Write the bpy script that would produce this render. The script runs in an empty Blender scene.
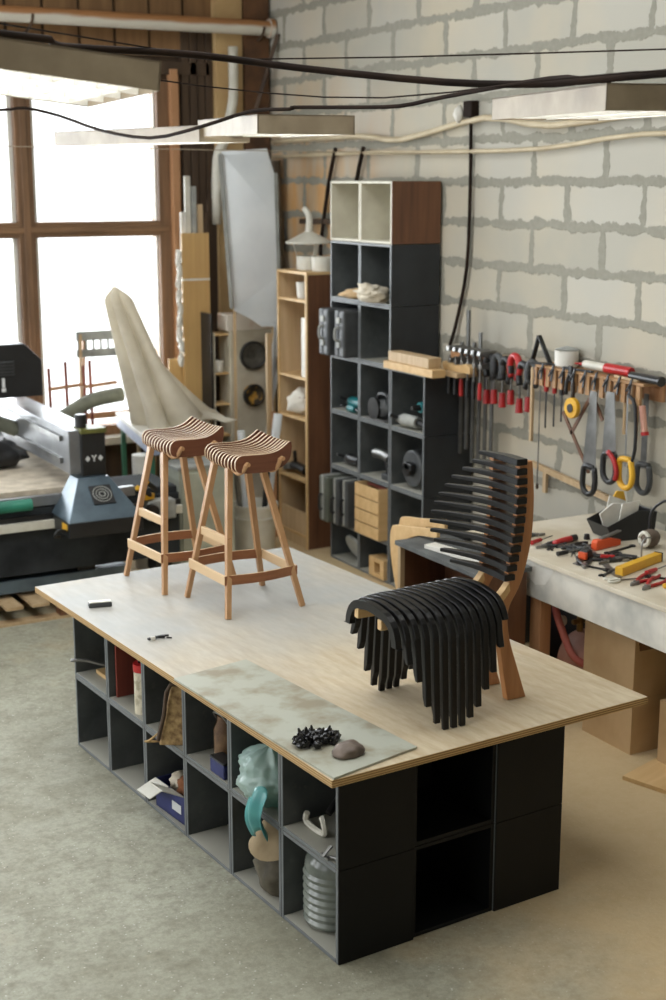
import bpy, bmesh, math, random
from mathutils import Vector, Matrix, Euler, noise
random.seed(7)
R=math.radians; PI=math.pi
S=bpy.context.scene; COL=S.collection
# ------------------------------------------------------------------ camera
cd=bpy.data.cameras.new('camera'); cam=bpy.data.objects.new('camera',cd); COL.objects.link(cam)
cam.location=(-5.2759,-3.9835,2.7473)
cam.rotation_euler=(R(90-12.805),0,R(-28.746))
cd.sensor_fit='VERTICAL'; cd.sensor_height=36; cd.sensor_width=24; cd.lens=1407.3*36/1000
cd.clip_end=100
cd.dof.use_dof=True; cd.dof.focus_distance=5.7; cd.dof.aperture_fstop=2.4
S.camera=cam
# ------------------------------------------------------------------ light
w=bpy.data.worlds.new('overcast'); S.world=w; w.use_nodes=True
w.node_tree.nodes['Background'].inputs[0].default_value=(.95,.98,1,1)
w.node_tree.nodes['Background'].inputs[1].default_value=2.6
def area(name,loc,rot,sx,sy,power,col):
    l=bpy.data.lights.new(name,'AREA'); l.shape='RECTANGLE'; l.size=sx; l.size_y=sy; l.energy=power; l.color=col
    o=bpy.data.objects.new(name,l); COL.objects.link(o); o.location=loc; o.rotation_euler=rot; return o
area('daylight_back_window',(-3.6,7.7,2.4),(R(-90),0,0),6.2,4.0,950,(.90,.96,1))
area('daylight_left_windows',(-9.7,3.7,2.6),(0,R(-90),0),3.4,5.2,230,(.95,.97,1))
area('overhead_fill',(-3.6,1.6,5.3),(0,0,0),4.0,6.0,50,(1,.96,.9))  # unseen overhead fill, added to lift the floor shaded by the table
vs=S.view_settings; vs.view_transform='Standard'; vs.look='None'; vs.gamma=1; vs.exposure=0.02
try: vs.use_curve_mapping=False
except Exception: pass
# ------------------------------------------------------------------ materials
def srgb(c):
    return tuple(((x/255)/12.92 if x/255<=.04045 else ((x/255+.055)/1.055)**2.4) for x in c)+(1,)
MATS={}
class NT:
    def __init__(s,name):
        s.m=bpy.data.materials.new(name); s.m.use_nodes=True; s.t=s.m.node_tree; s.b=s.t.nodes['Principled BSDF']; s.out=s.t.nodes['Material Output']
    def n(s,k,**a):
        x=s.t.nodes.new(k)
        for i,v in a.items(): setattr(x,i,v)
        return x
    def l(s,a,b): s.t.links.new(a,b)
    def math(s,op,a,b=0,c=None):
        x=s.n('ShaderNodeMath',operation=op)
        for i,v in enumerate((a,b,c)):
            if v is None: continue
            if isinstance(v,(int,float)): x.inputs[i].default_value=v
            else: s.l(v,x.inputs[i])
        return x.outputs[0]
    def mix(s,f,a,b):
        x=s.n('ShaderNodeMix',data_type='RGBA')
        for i,v in ((0,f),(6,a),(7,b)):
            if isinstance(v,(int,float)): x.inputs[i].default_value=v
            elif isinstance(v,tuple): x.inputs[i].default_value=v
            else: s.l(v,x.inputs[i])
        return x.outputs[2]
    def co(s,scale=(1,1,1),out='Object'):
        t=s.n('ShaderNodeTexCoord'); mp=s.n('ShaderNodeMapping'); mp.inputs['Scale'].default_value=scale
        s.l(t.outputs[out],mp.inputs[0]); return mp.outputs[0]
    def noise(s,v,scale,detail=4,rough=.55):
        x=s.n('ShaderNodeTexNoise'); x.inputs['Scale'].default_value=scale; x.inputs['Detail'].default_value=detail; x.inputs['Roughness'].default_value=rough
        s.l(v,x.inputs['Vector']); return x.outputs[0]
    def ramp(s,f,a,b,lo=0,hi=1):
        x=s.n('ShaderNodeMapRange'); x.inputs[1].default_value=a; x.inputs[2].default_value=b; x.inputs[3].default_value=lo; x.inputs[4].default_value=hi; x.clamp=True
        s.l(f,x.inputs[0]); return x.outputs[0]
    def bump(s,h,st,dist=.01):
        x=s.n('ShaderNodeBump'); x.inputs['Strength'].default_value=st; x.inputs['Distance'].default_value=dist
        s.l(h,x.inputs['Height']); s.l(x.outputs[0],s.b.inputs['Normal'])
    def base(s,c):
        if isinstance(c,tuple): s.b.inputs['Base Color'].default_value=c
        else: s.l(c,s.b.inputs['Base Color'])
def mat(name,c1,c2=None,rough=.6,metal=0,scale=6,stretch=(1,1,1),bump=0,lo=.35,hi=.65,spec=.5,detail=4):
    """two-tone noise material"""
    if name in MATS: return MATS[name]
    t=NT(name); c1=srgb(c1); c2=srgb(c2) if c2 else tuple(x*.8 for x in c1[:3])+(1,)
    nz=t.noise(t.co(stretch),scale,detail); f=t.ramp(nz,lo,hi)
    t.base(t.mix(f,c1,c2)); t.b.inputs['Roughness'].default_value=rough; t.b.inputs['Metallic'].default_value=metal
    t.b.inputs['Specular IOR Level'].default_value=spec
    if bump: t.bump(nz,bump)
    MATS[name]=t.m; return t.m
def wood(name,c1,c2,axis=0,rough=.55,edge=None,edge_axis=2,grain=9,layers=0):
    """wood grain along an axis, with the cut edge in another tone where the surface turns away from edge_axis"""
    if name in MATS: return MATS[name]
    t=NT(name); st=[grain*3]*3; st[axis]=grain*.22
    nz=t.noise(t.co(tuple(st)),1.0,5,.6); big=t.noise(t.co(),2.2,3)
    c=t.mix(t.ramp(nz,.3,.72),srgb(c1),srgb(c2)); c=t.mix(t.ramp(big,.4,.75,0,.35),c,srgb(c2))
    if edge:
        tc=t.n('ShaderNodeTexCoord'); sp=t.n('ShaderNodeSeparateXYZ'); t.l(tc.outputs['Normal'],sp.inputs[0])
        a=t.math('ABSOLUTE',sp.outputs[edge_axis]); side=t.ramp(a,.6,.7,1,0)
        ec=srgb(edge)
        if layers:
            so=t.n('ShaderNodeSeparateXYZ'); t.l(tc.outputs['Object'],so.inputs[0])
            wv=t.math('FRACT',t.math('MULTIPLY',so.outputs[edge_axis],layers))
            ec=t.mix(t.ramp(wv,.45,.55),ec,tuple(x*.5 for x in ec[:3])+(1,))
        c=t.mix(side,c,ec)
    t.base(c); t.b.inputs['Roughness'].default_value=rough; t.bump(nz,.12,.003)
    MATS[name]=t.m; return t.m
def emis(name,c,st):
    t=NT(name); t.b.inputs['Base Color'].default_value=srgb(c); t.b.inputs['Emission Color'].default_value=srgb(c); t.b.inputs['Emission Strength'].default_value=st; MATS[name]=t.m; return t.m
def glass(name,tint=(1,1,1,1),alpha=.12):
    t=NT(name); tr=t.n('ShaderNodeBsdfTransparent'); tr.inputs[0].default_value=tint
    gl=t.n('ShaderNodeBsdfGlossy'); gl.inputs['Roughness'].default_value=.08
    fr=t.n('ShaderNodeFresnel'); fr.inputs[0].default_value=1.45
    mx=t.n('ShaderNodeMixShader'); t.l(t.math('ADD',fr.outputs[0],alpha*.3),mx.inputs[0]); t.l(tr.outputs[0],mx.inputs[1]); t.l(gl.outputs[0],mx.inputs[2])
    t.l(mx.outputs[0],t.out.inputs[0]); MATS[name]=t.m; return t.m
def block_wall():
    t=NT('aerated_block_wall'); tc=t.n('ShaderNodeTexCoord'); sp=t.n('ShaderNodeSeparateXYZ'); t.l(tc.outputs['Object'],sp.inputs[0])
    Y,Z=sp.outputs[1],sp.outputs[2]
    h=.26; L=.667
    wob=t.noise(t.co(),2.5,2); w2=t.math('MULTIPLY',t.math('SUBTRACT',wob,.5),.05)
    v=t.math('DIVIDE',t.math('SUBTRACT',t.math('ADD',Z,w2),.14-2.6),h)
    row=t.math('FLOOR',v); fv=t.math('FRACT',v)
    par=t.math('MODULO',row,2)
    u=t.math('ADD',t.math('DIVIDE',t.math('ADD',t.math('SUBTRACT',Y,2.434-6.67*2),w2),L),t.math('MULTIPLY',par,.5))
    fu=t.math('FRACT',u); col=t.math('FLOOR',u)
    du=t.math('MULTIPLY',t.math('MINIMUM',fu,t.math('SUBTRACT',1,fu)),L)
    dv=t.math('MULTIPLY',t.math('MINIMUM',fv,t.math('SUBTRACT',1,fv)),h)
    # mortar hangs further below each bed joint, squeezed out unevenly
    n1=t.noise(t.co((1,1,1.0)),8,4,.6); n2=t.noise(t.co(),30,3)
    lo=t.math('SUBTRACT',.027,t.math('MULTIPLY',t.math('SUBTRACT',n1,.5),-.085))
    lim=t.math('ADD',lo,t.math('MULTIPLY',t.math('SUBTRACT',n2,.5),.02))
    d=t.math('MINIMUM',t.math('ADD',du,.001),dv)
    mask=t.ramp(t.math('SUBTRACT',d,lim),-.003,.004,1,0)
    wn=t.n('ShaderNodeTexWhiteNoise',noise_dimensions='2D'); cb=t.n('ShaderNodeCombineXYZ'); t.l(row,cb.inputs[0]); t.l(col,cb.inputs[1]); t.l(cb.outputs[0],wn.inputs[0])
    big=t.noise(t.co(),1.1,4); fine=t.noise(t.co(),60,3)
    blk=t.mix(wn.outputs[0],srgb((184,181,170)),srgb((169,166,154)))
    blk=t.mix(t.ramp(big,.42,.75,0,.5),blk,srgb((205,190,160)))
    # brown seepage stains beside the old pipe chase
    st=t.math('MULTIPLY',t.ramp(Y,4.4,5.9),t.ramp(Z,3.7,2.7)); st=t.math('MULTIPLY',st,t.ramp(t.noise(t.co((1,1,.4)),2.2,3),.38,.6))
    blk=t.mix(t.math('MULTIPLY',st,.95),blk,srgb((196,152,100)))
    mor=t.mix(n2,srgb((156,154,142)),srgb((134,132,120)))
    t.base(t.mix(mask,blk,mor)); t.b.inputs['Roughness'].default_value=.9; t.b.inputs['Specular IOR Level'].default_value=.15
    hh=t.math('ADD',t.math('MULTIPLY',mask,.8),t.math('MULTIPLY',fine,.12)); t.bump(hh,.6,.008)
    return t.m
def concrete():
    t=NT('concrete_floor'); v=t.co()
    big=t.noise(v,.8,5); mid=t.noise(v,6,6,.7); fine=t.noise(v,55,4,.7)
    c=t.mix(t.ramp(big,.35,.68),srgb((176,176,158)),srgb((148,145,124)))
    c=t.mix(t.ramp(mid,.44,.72,0,.55),c,srgb((114,111,94)))
    c=t.mix(t.ramp(t.noise(v,24,5,.7),.45,.66,0,.35),c,srgb((120,117,100)))
    vo=t.n('ShaderNodeTexVoronoi'); vo.inputs['Scale'].default_value=34; t.l(v,vo.inputs['Vector'])
    c=t.mix(t.math('MULTIPLY',t.ramp(vo.outputs['Distance'],.05,.16,1,0),t.ramp(mid,.38,.5,.0,.9)),c,srgb((214,212,200)))
    vo2=t.n('ShaderNodeTexVoronoi'); vo2.inputs['Scale'].default_value=21; t.l(v,vo2.inputs['Vector'])
    c=t.mix(t.math('MULTIPLY',t.ramp(vo2.outputs['Distance'],.04,.12,1,0),t.ramp(fine,.45,.6,.0,.8)),c,srgb((90,86,74)))
    c=t.mix(t.ramp(fine,.35,.7,0,.35),c,srgb((110,107,92)))
    # sandy brown tone growing towards the right, broken up by noise
    sp=t.n('ShaderNodeSeparateXYZ'); t.l(v,sp.inputs[0])
    dust=t.math('ADD',t.ramp(sp.outputs[0],-3.2,-1.6),t.math('MULTIPLY',t.math('SUBTRACT',t.noise(v,1.7,5),.5),1.3))
    c=t.mix(t.ramp(dust,.2,.8,0,.75),c,srgb((212,184,138)))
    t.base(c); t.l(t.ramp(mid,.3,.7,.55,.85),t.b.inputs['Roughness']); t.bump(t.math('ADD',mid,fine),.35,.006)
    return t.m
def worktop_mat():
    t=NT('worn_plywood_top'); tc=t.n('ShaderNodeTexCoord'); sp=t.n('ShaderNodeSeparateXYZ'); t.l(tc.outputs['Object'],sp.inputs[0])
    g=t.noise(t.co((5,1.2,5)),6,6,.65); blotch=t.noise(t.co(),1.6,4); g2=t.noise(t.co((22,2,22)),1,4)
    c=t.mix(t.ramp(g,.3,.7),srgb((208,194,166)),srgb((186,168,136)))
    c=t.mix(t.ramp(g2,.45,.7,0,.4),c,srgb((170,142,104)))
    # window glare painted in as paler grey towards the far end, over whitish wear
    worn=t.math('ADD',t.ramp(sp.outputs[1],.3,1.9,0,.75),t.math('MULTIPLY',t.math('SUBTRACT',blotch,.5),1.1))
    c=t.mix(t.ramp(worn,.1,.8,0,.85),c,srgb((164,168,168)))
    ns=t.n('ShaderNodeSeparateXYZ'); t.l(tc.outputs['Normal'],ns.inputs[0])
    side=t.ramp(t.math('ABSOLUTE',ns.outputs[2]),.6,.7,1,0)
    wv=t.math('FRACT',t.math('MULTIPLY',sp.outputs[2],110)); ec=t.mix(t.ramp(wv,.4,.6),srgb((196,164,112)),srgb((138,104,62)))
    t.base(t.mix(side,c,ec)); t.l(t.ramp(g,.3,.7,.52,.68),t.b.inputs['Roughness']); t.bump(g,.12,.003)
    return t.m
# ------------------------------------------------------------------ mesh builder
class MB:
    def __init__(s): s.bm=bmesh.new()
    def _add(s,vs,fs,M=None):
        bv=[s.bm.verts.new((M@Vector(v)) if M else Vector(v)) for v in vs]
        for f in fs:
            try: s.bm.faces.new([bv[i] for i in f])
            except ValueError: pass
        return bv
    def box(s,x0,x1,y0,y1,z0,z1,M=None):
        v=[(x,y,z) for z in (z0,z1) for y in (y0,y1) for x in (x0,x1)]
        s._add(v,[(0,2,3,1),(4,5,7,6),(0,1,5,4),(2,6,7,3),(0,4,6,2),(1,3,7,5)],M); return s
    def frame(s,p0,p1,up=(0,0,1)):
        a=Vector(p0); b=Vector(p1); d=(b-a); L=d.length; d=d/L; u=Vector(up)
        if abs(d.dot(u))>.97: u=Vector((1,0,0)) if abs(d.x)<.9 else Vector((0,1,0))
        x=d.cross(u).normalized(); y=x.cross(d).normalized()
        M=Matrix((x,y,d)).transposed().to_4x4(); M.translation=a; return M,L
    def bar(s,p0,p1,w,h,up=(0,0,1),w1=None,h1=None):
        M,L=s.frame(p0,p1,up); w1=w if w1 is None else w1; h1=h if h1 is None else h1
        v=[(-w/2,-h/2,0),(w/2,-h/2,0),(w/2,h/2,0),(-w/2,h/2,0),(-w1/2,-h1/2,L),(w1/2,-h1/2,L),(w1/2,h1/2,L),(-w1/2,h1/2,L)]
        s._add(v,[(3,2,1,0),(4,5,6,7),(0,1,5,4),(1,2,6,5),(2,3,7,6),(3,0,4,7)],M); return s
    def cyl(s,p0,p1,r0,r1=None,n=16):
        r1=r0 if r1 is None else r1; M,L=s.frame(p0,p1)
        v=[(r0*math.cos(2*PI*i/n),r0*math.sin(2*PI*i/n),0) for i in range(n)]+[(r1*math.cos(2*PI*i/n),r1*math.sin(2*PI*i/n),L) for i in range(n)]
        s._add(v,[tuple(range(n-1,-1,-1)),tuple(range(n,2*n))]+[(i,(i+1)%n,n+(i+1)%n,n+i) for i in range(n)],M); return s
    def tube(s,pts,r,n=8,smooth=3,closed=False):
        P=[Vector(p) for p in pts]
        if smooth and len(P)>2:
            Q=[]
            for i in range(len(P)-1):
                p0=P[max(i-1,0)];p1=P[i];p2=P[i+1];p3=P[min(i+2,len(P)-1)]
                for k in range(smooth):
                    t=k/smooth
                    Q.append(.5*((2*p1)+(p2-p0)*t+(2*p0-5*p1+4*p2-p3)*t*t+(3*p1-p0-3*p2+p3)*t**3))
            Q.append(P[-1]); P=Q
        rr=(lambda i:r) if not callable(r) else (lambda i:r(i/(len(P)-1)))
        prev=None; rings=[]
        for i,p in enumerate(P):
            d=(P[min(i+1,len(P)-1)]-P[max(i-1,0)]).normalized()
            if prev is None:
                u=Vector((0,0,1)) if abs(d.z)<.9 else Vector((1,0,0)); x=d.cross(u).normalized()
            else:
                x=(prev-d*prev.dot(d))
                x=x.normalized() if x.length>1e-6 else d.orthogonal().normalized()
            prev=x; y=d.cross(x)
            rings.append([s.bm.verts.new(p+(x*math.cos(2*PI*k/n)+y*math.sin(2*PI*k/n))*rr(i)) for k in range(n)])
        for a,b in zip(rings,rings[1:]):
            for k in range(n): s.bm.faces.new([a[k],a[(k+1)%n],b[(k+1)%n],b[k]])
        s.bm.faces.new(rings[0][::-1]); s.bm.faces.new(rings[-1]); return s
    def lathe(s,prof,c=(0,0,0),n=24,M=None):
        T=(M or Matrix.Identity(4))
        rings=[]
        for r,z in prof:
            rings.append([s.bm.verts.new(T@Vector((c[0]+max(r,1e-4)*math.cos(2*PI*k/n),c[1]+max(r,1e-4)*math.sin(2*PI*k/n),c[2]+z))) for k in range(n)])
        for a,b in zip(rings,rings[1:]):
            for k in range(n): s.bm.faces.new([a[k],a[(k+1)%n],b[(k+1)%n],b[k]])
        s.bm.faces.new(rings[0][::-1]); s.bm.faces.new(rings[-1]); return s
    def prism(s,poly,t0,t1,axis='y',M=None):
        """poly (a,b) extruded along axis from t0 to t1: y -> (x,z), x -> (y,z), z -> (x,y)"""
        f={'y':lambda a,b,t:(a,t,b),'x':lambda a,b,t:(t,a,b),'z':lambda a,b,t:(a,b,t)}[axis]
        n=len(poly); v=[f(a,b,t0) for a,b in poly]+[f(a,b,t1) for a,b in poly]
        s._add(v,[tuple(range(n-1,-1,-1)),tuple(range(n,2*n))]+[(i,(i+1)%n,n+(i+1)%n,n+i) for i in range(n)],M); return s
    def strip(s,up,lo,t0,t1,axis='y',M=None):
        """band between two matching curves, extruded (clean quads)"""
        f={'y':lambda a,b,t:(a,t,b),'x':lambda a,b,t:(t,a,b),'z':lambda a,b,t:(a,b,t)}[axis]
        T=M or Matrix.Identity(4)
        g=[[s.bm.verts.new(T@Vector(f(p[0],p[1],t))) for p in c] for c in (up,lo) for t in (t0,t1)]
        U0,U1,L0,L1=g; n=len(up)
        for i in range(n-1):
            for a,b in ((U0,U1),(U1,L1),(L1,L0),(L0,U0)): s.bm.faces.new([a[i],a[i+1],b[i+1],b[i]])
        s.bm.faces.new([U0[0],U1[0],L1[0],L0[0]]); s.bm.faces.new([U0[-1],L0[-1],L1[-1],U1[-1]]); return s
    def lump(s,c,r,seed=0,amp=.25,freq=2.0,sub=3,flat=None):
        r=(r,r,r) if isinstance(r,(int,float)) else r
        g=bmesh.ops.create_icosphere(s.bm,subdivisions=sub,radius=1.0)
        off=Vector((seed*3.1,seed*1.7,seed*.9))
        for v in g['verts']:
            p=v.co.copy(); k=1+amp*noise.noise(p*freq+off)*1.6+amp*.5*noise.noise(p*freq*2.7+off)
            q=p*k
            z=c[2]+q.z*r[2]
            if flat is not None: z=max(z,flat)
            v.co=Vector((c[0]+q.x*r[0],c[1]+q.y*r[1],z))
        return s
    def grid(s,f,nu,nv,thick=0):
        vs=[[s.bm.verts.new(f(i/nu,j/nv)) for j in range(nv+1)] for i in range(nu+1)]
        for i in range(nu):
            for j in range(nv): s.bm.faces.new([vs[i][j],vs[i+1][j],vs[i+1][j+1],vs[i][j+1]])
        return s
def obj(name,mb,m,parent=None,bevel=0,smooth=False,loc=None,rot=None,solid=0,segs=2):
    bmesh.ops.recalc_face_normals(mb.bm,faces=mb.bm.faces)
    me=bpy.data.meshes.new(name); mb.bm.to_mesh(me); mb.bm.free(); me.materials.append(m)
    if smooth:
        for p in me.polygons: p.use_smooth=True
        if smooth=='auto':
            me.set_sharp_from_angle(angle=R(40))
    o=bpy.data.objects.new(name,me); COL.objects.link(o)
    if parent: o.parent=parent
    if loc: o.location=loc
    if rot: o.rotation_euler=rot
    if solid:
        d=o.modifiers.new('solid','SOLIDIFY'); d.thickness=solid; d.offset=0
    if bevel:
        d=o.modifiers.new('bevel','BEVEL'); d.width=bevel; d.segments=segs; d.limit_method='ANGLE'; d.angle_limit=R(35)
    return o
def tag(o,label=None,cat=None,group=None,kind=None):
    if label: o['label']=label
    if cat: o['category']=cat
    if group: o['group']=group
    if kind: o['kind']=kind
    return o
def thing(name,label,cat,loc=(0,0,0),rot=0,group=None):
    o=bpy.data.objects.new(name,None); COL.objects.link(o); o.location=loc; o.empty_display_size=.1
    o.rotation_euler=(0,0,rot) if isinstance(rot,(int,float)) else rot
    return tag(o,label,cat,group)
def solo(name,mb,m,label,cat,loc=(0,0,0),rot=0,group=None,**k):
    o=obj(name,mb,m,None,**k); o.location=loc; o.rotation_euler=(0,0,rot) if isinstance(rot,(int,float)) else rot
    return tag(o,label,cat,group)
def struct(name,mb,m,parent=None,**k):
    o=obj(name,mb,m,parent,**k)
    if not parent: o['kind']='structure'
    return o
def copy_tree(o,label=None,loc=None,rot=None,parent=None):
    c=o.copy(); COL.objects.link(c)
    if parent: c.parent=parent
    if label: c['label']=label
    if loc is not None: c.location=loc
    if rot is not None: c.rotation_euler=(0,0,rot) if isinstance(rot,(int,float)) else rot
    for ch in list(o.children): copy_tree(ch,parent=c)
    return c
# palette
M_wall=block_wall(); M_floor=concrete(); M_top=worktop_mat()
M_blackmdf=mat('black_painted_board',(15,16,17),(10,11,12),rough=.55,spec=.25,scale=4,bump=.03)
M_greymdf=mat('dusty_dark_grey_board',(92,95,93),(64,67,68),rough=.7,scale=5)
M_black=mat('black_stain',(15,15,16),(9,9,10),spec=.35,rough=.3,scale=14,stretch=(1,1,1),bump=.05)
M_slat=wood('stained_plywood_slat',(122,76,52),(90,52,36),axis=0,edge=(186,158,124),edge_axis=1,grain=10,rough=.45)
M_leg=wood('oiled_birch',(190,150,108),(164,122,82),axis=2,grain=10,rough=.45)
M_rail=wood('oiled_birch_rail',(158,104,66),(130,80,48),axis=0,grain=10,rough=.45,edge=(206,176,136),edge_axis=1)
M_cleg=wood('chair_birch',(184,132,86),(156,104,62),axis=2,grain=10,rough=.42,edge=(176,120,70),edge_axis=1)
M_ply=wood('raw_plywood',(216,184,134),(196,160,108),axis=0,grain=6)
M_plyv=wood('raw_plywood_upright',(206,170,112),(184,146,92),axis=2,grain=6)
M_pine=wood('pine',(200,176,140),(172,144,106),axis=2,grain=8)
M_brown=wood('brown_stained_board',(118,80,54),(86,56,38),axis=2,grain=7,rough=.5)
M_dbrown=wood('dark_weathered_board',(84,66,48),(60,46,34),axis=2,grain=5,rough=.8)
M_frame=wood('weathered_window_wood',(140,106,76),(92,70,50),axis=2,grain=6,rough=.7)
M_frameh=wood('weathered_window_wood_rail',(144,110,78),(96,72,50),axis=0,grain=6,rough=.7)
M_orange=wood('orange_pine_trim',(196,150,110),(164,118,80),axis=2,grain=6)
M_white=mat('white_paint',(224,222,214),(206,203,192),rough=.55)
M_offw=mat('off_white_plastic',(214,212,200),(196,192,178),rough=.45)
M_metalw=mat('lamp_housing_paint',(156,142,118),(136,122,100),rough=.5)
M_grey=mat('grey_enamel',(128,130,132),(104,106,108),rough=.4,metal=.3)
M_steel=mat('brushed_steel',(150,150,148),(118,118,116),rough=.35,metal=.85)
M_dsteel=mat('dark_steel',(70,70,70),(46,46,47),rough=.4,metal=.8)
M_iron=mat('rusty_iron',(92,74,58),(60,46,36),rough=.7,metal=.3)
M_bplast=mat('black_plastic',(34,35,37),(24,25,26),rough=.42)
M_endshade=mat('shaded_end_board',(44,48,52),(32,35,38),rough=.55,scale=3)  # darker copy of the cube board, shade of the tower end in its colour
M_gplast=mat('dark_grey_plastic',(74,77,78),(54,56,58),rough=.5)
M_lgplast=mat('dusty_grey_plastic',(166,168,162),(128,130,126),rough=.7)
M_red=mat('red_plastic',(186,34,34),(150,22,24),rough=.38)
M_redp=mat('faded_red_paint',(196,112,98),(172,84,74),rough=.6)
M_orangep=mat('orange_plastic',(226,92,44),(200,74,34),rough=.4)
M_yellow=mat('yellow_plastic',(228,178,48),(208,156,34),rough=.45)
M_teal=mat('teal_plastic',(26,120,124),(18,92,98),rough=.4)
M_green=mat('green_painted_steel',(66,126,100),(48,100,80),rough=.5)
M_blue=mat('dark_blue_card',(40,48,104),(28,34,80),rough=.55)
M_card=mat('brown_cardboard',(206,176,134),(188,156,114),rough=.85,scale=3)
M_cardi=mat('shaded_brown_card',(132,98,66),(110,80,52),rough=.9)  # darker copy of the cardboard, shade painted in for the hanging flap
M_cloth=mat('grey_beige_dust_sheet',(222,216,200),(198,191,174),rough=.95,scale=5,bump=.2)
M_bag=mat('pale_teal_polythene',(196,214,206),(150,188,182),rough=.35,scale=3)
M_film=mat('white_polythene_film',(238,240,240),(220,223,225),rough=.25,scale=4)
M_felt=mat('white_crumpled_cloth',(214,206,188),(182,170,146),rough=.95,bump=.2)
M_fibre=mat('dusty_mdf_bed',(212,200,180),(176,164,144),rough=.95,scale=9)
M_cable=mat('brown_black_cable',(44,32,24),(28,21,16),rough=.85,spec=.15)
M_conduit=mat('beige_conduit',(200,186,156),(180,164,134),rough=.6)
M_hose=mat('grey_ribbed_hose',(140,142,124),(110,112,98),rough=.6)
M_bluegrey=mat('blue_grey_enamel',(98,114,124),(78,92,102),rough=.3,metal=.3)
M_beam=mat('silver_grey_enamel',(138,140,142),(118,120,122),rough=.35,metal=.4)
M_bench=mat('paint_smeared_panel',(222,218,206),(150,152,146),rough=.6,scale=2.4,lo=.45,hi=.72)
M_benchtop=mat('pale_dusty_benchtop',(216,208,190),(190,178,154),rough=.6,scale=3)
M_sheet=mat('grey_hardboard_sheet',(170,172,158),(142,134,112),rough=.5,scale=5,detail=9,lo=.46,hi=.62)
M_drip=mat('blackened_resin',(22,22,24),(60,60,62),rough=.2,scale=20,lo=.55,hi=.8)
M_clay=mat('brown_grey_stone',(112,98,86),(82,70,62),rough=.6,scale=14,bump=.3)
M_straw=mat('woven_straw',(190,160,112),(120,92,58),rough=.8,scale=30)
M_label=mat('white_print',(214,216,216),(200,202,202),rough=.6)
M_pinkt=mat('pale_pink_enamel',(206,160,140),(188,136,118),rough=.5)
M_bottle=mat('grey_clear_plastic',(128,134,126),(92,98,92),rough=.2)
M_speaker=mat('speaker_baffle_cream',(206,200,182),(188,180,160),rough=.7)
M_cone=mat('speaker_cone_grey',(96,94,86),(74,72,66),rough=.7,scale=30)
M_lampoff=emis('lamp_diffuser_glow',(255,250,240),3.2)
M_glass=glass('window_glass'); M_tube=emis('fluorescent_tube',(250,252,255),11)
def translucent(m,f,c):
    t=m.node_tree; b=t.nodes['Principled BSDF']; o=t.nodes['Material Output']
    tl=t.nodes.new('ShaderNodeBsdfTranslucent'); tl.inputs[0].default_value=srgb(c); mx=t.nodes.new('ShaderNodeMixShader'); mx.inputs[0].default_value=f
    t.links.new(b.outputs[0],mx.inputs[1]); t.links.new(tl.outputs[0],mx.inputs[2]); t.links.new(mx.outputs[0],o.inputs[0])
translucent(M_cloth,.3,(232,224,206)); translucent(M_film,.6,(240,242,242)); translucent(M_bag,.35,(180,214,204))
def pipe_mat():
    t=NT('orange_lit_pipe'); tc=t.n('ShaderNodeTexCoord'); sp=t.n('ShaderNodeSeparateXYZ'); t.l(tc.outputs['Normal'],sp.inputs[0])
    nz=t.noise(t.co((.6,3,3)),3,4); f=t.ramp(t.math('ADD',sp.outputs[2],t.math('MULTIPLY',t.math('SUBTRACT',nz,.5),1.2)),-.15,.25)  # orange light on the upper side painted in, edge broken by noise
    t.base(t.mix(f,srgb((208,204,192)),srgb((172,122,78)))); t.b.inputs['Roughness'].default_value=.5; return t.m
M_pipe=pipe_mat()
M_bookp=wood('pale_bookcase_board',(214,188,150),(190,162,122),axis=2,grain=7)
# ================================================================== SETTING
YB=6.83; XL=-9.0; YF=-6.0; ZC=5.2
struct('floor',MB().box(XL-.3,.3,YF-.3,YB+.3,-.12,0),M_floor)
o=struct('wall_right',MB().box(0,.3,YF,YB+.3,0,ZC),M_wall)
M_plaster=mat('plain_plaster',(196,186,166),(176,166,146),rough=.9)
M_ceil=mat('grey_concrete_ceiling',(130,126,116),(112,108,98),rough=.9)
cl=MB(); cl.box(XL,-5.6,YF,YB,ZC,ZC+.2); cl.box(-1.6,.3,YF,YB,ZC,ZC+.2); cl.box(-5.6,-1.6,YF,-1.4,ZC,ZC+.2); cl.box(-5.6,-1.6,4.6,YB,ZC,ZC+.2)
struct('ceiling',cl,M_ceil)
struct('wall_front',MB().box(XL,.3,YF-.3,YF,0,ZC),M_plaster)
wl=MB(); wl.box(XL-.3,XL,YF,YB,0,.9); wl.box(XL-.3,XL,YF,YB,4.2,ZC)
for a,b in ((YF,-3.2),(-.4,.2),(3.0,3.6),(6.4,YB)): wl.box(XL-.3,XL,a,b,.9,4.2)
struct('wall_left',wl,M_plaster)
for n,(a,b) in enumerate(((-3.2,-.4),(.2,3.0),(3.6,6.4))):
    m=MB(); m.box(XL-.2,XL-.1,a,a+.08,.9,4.2).box(XL-.2,XL-.1,b-.08,b,.9,4.2).box(XL-.2,XL-.1,a,b,.9,.98).box(XL-.2,XL-.1,a,b,4.12,4.2).box(XL-.2,XL-.1,a,b,2.4,2.48).box(XL-.2,XL-.1,(a+b)/2-.04,(a+b)/2+.04,.9,4.2)
    struct('window_%d'%(n+2),m,M_frame)
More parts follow.
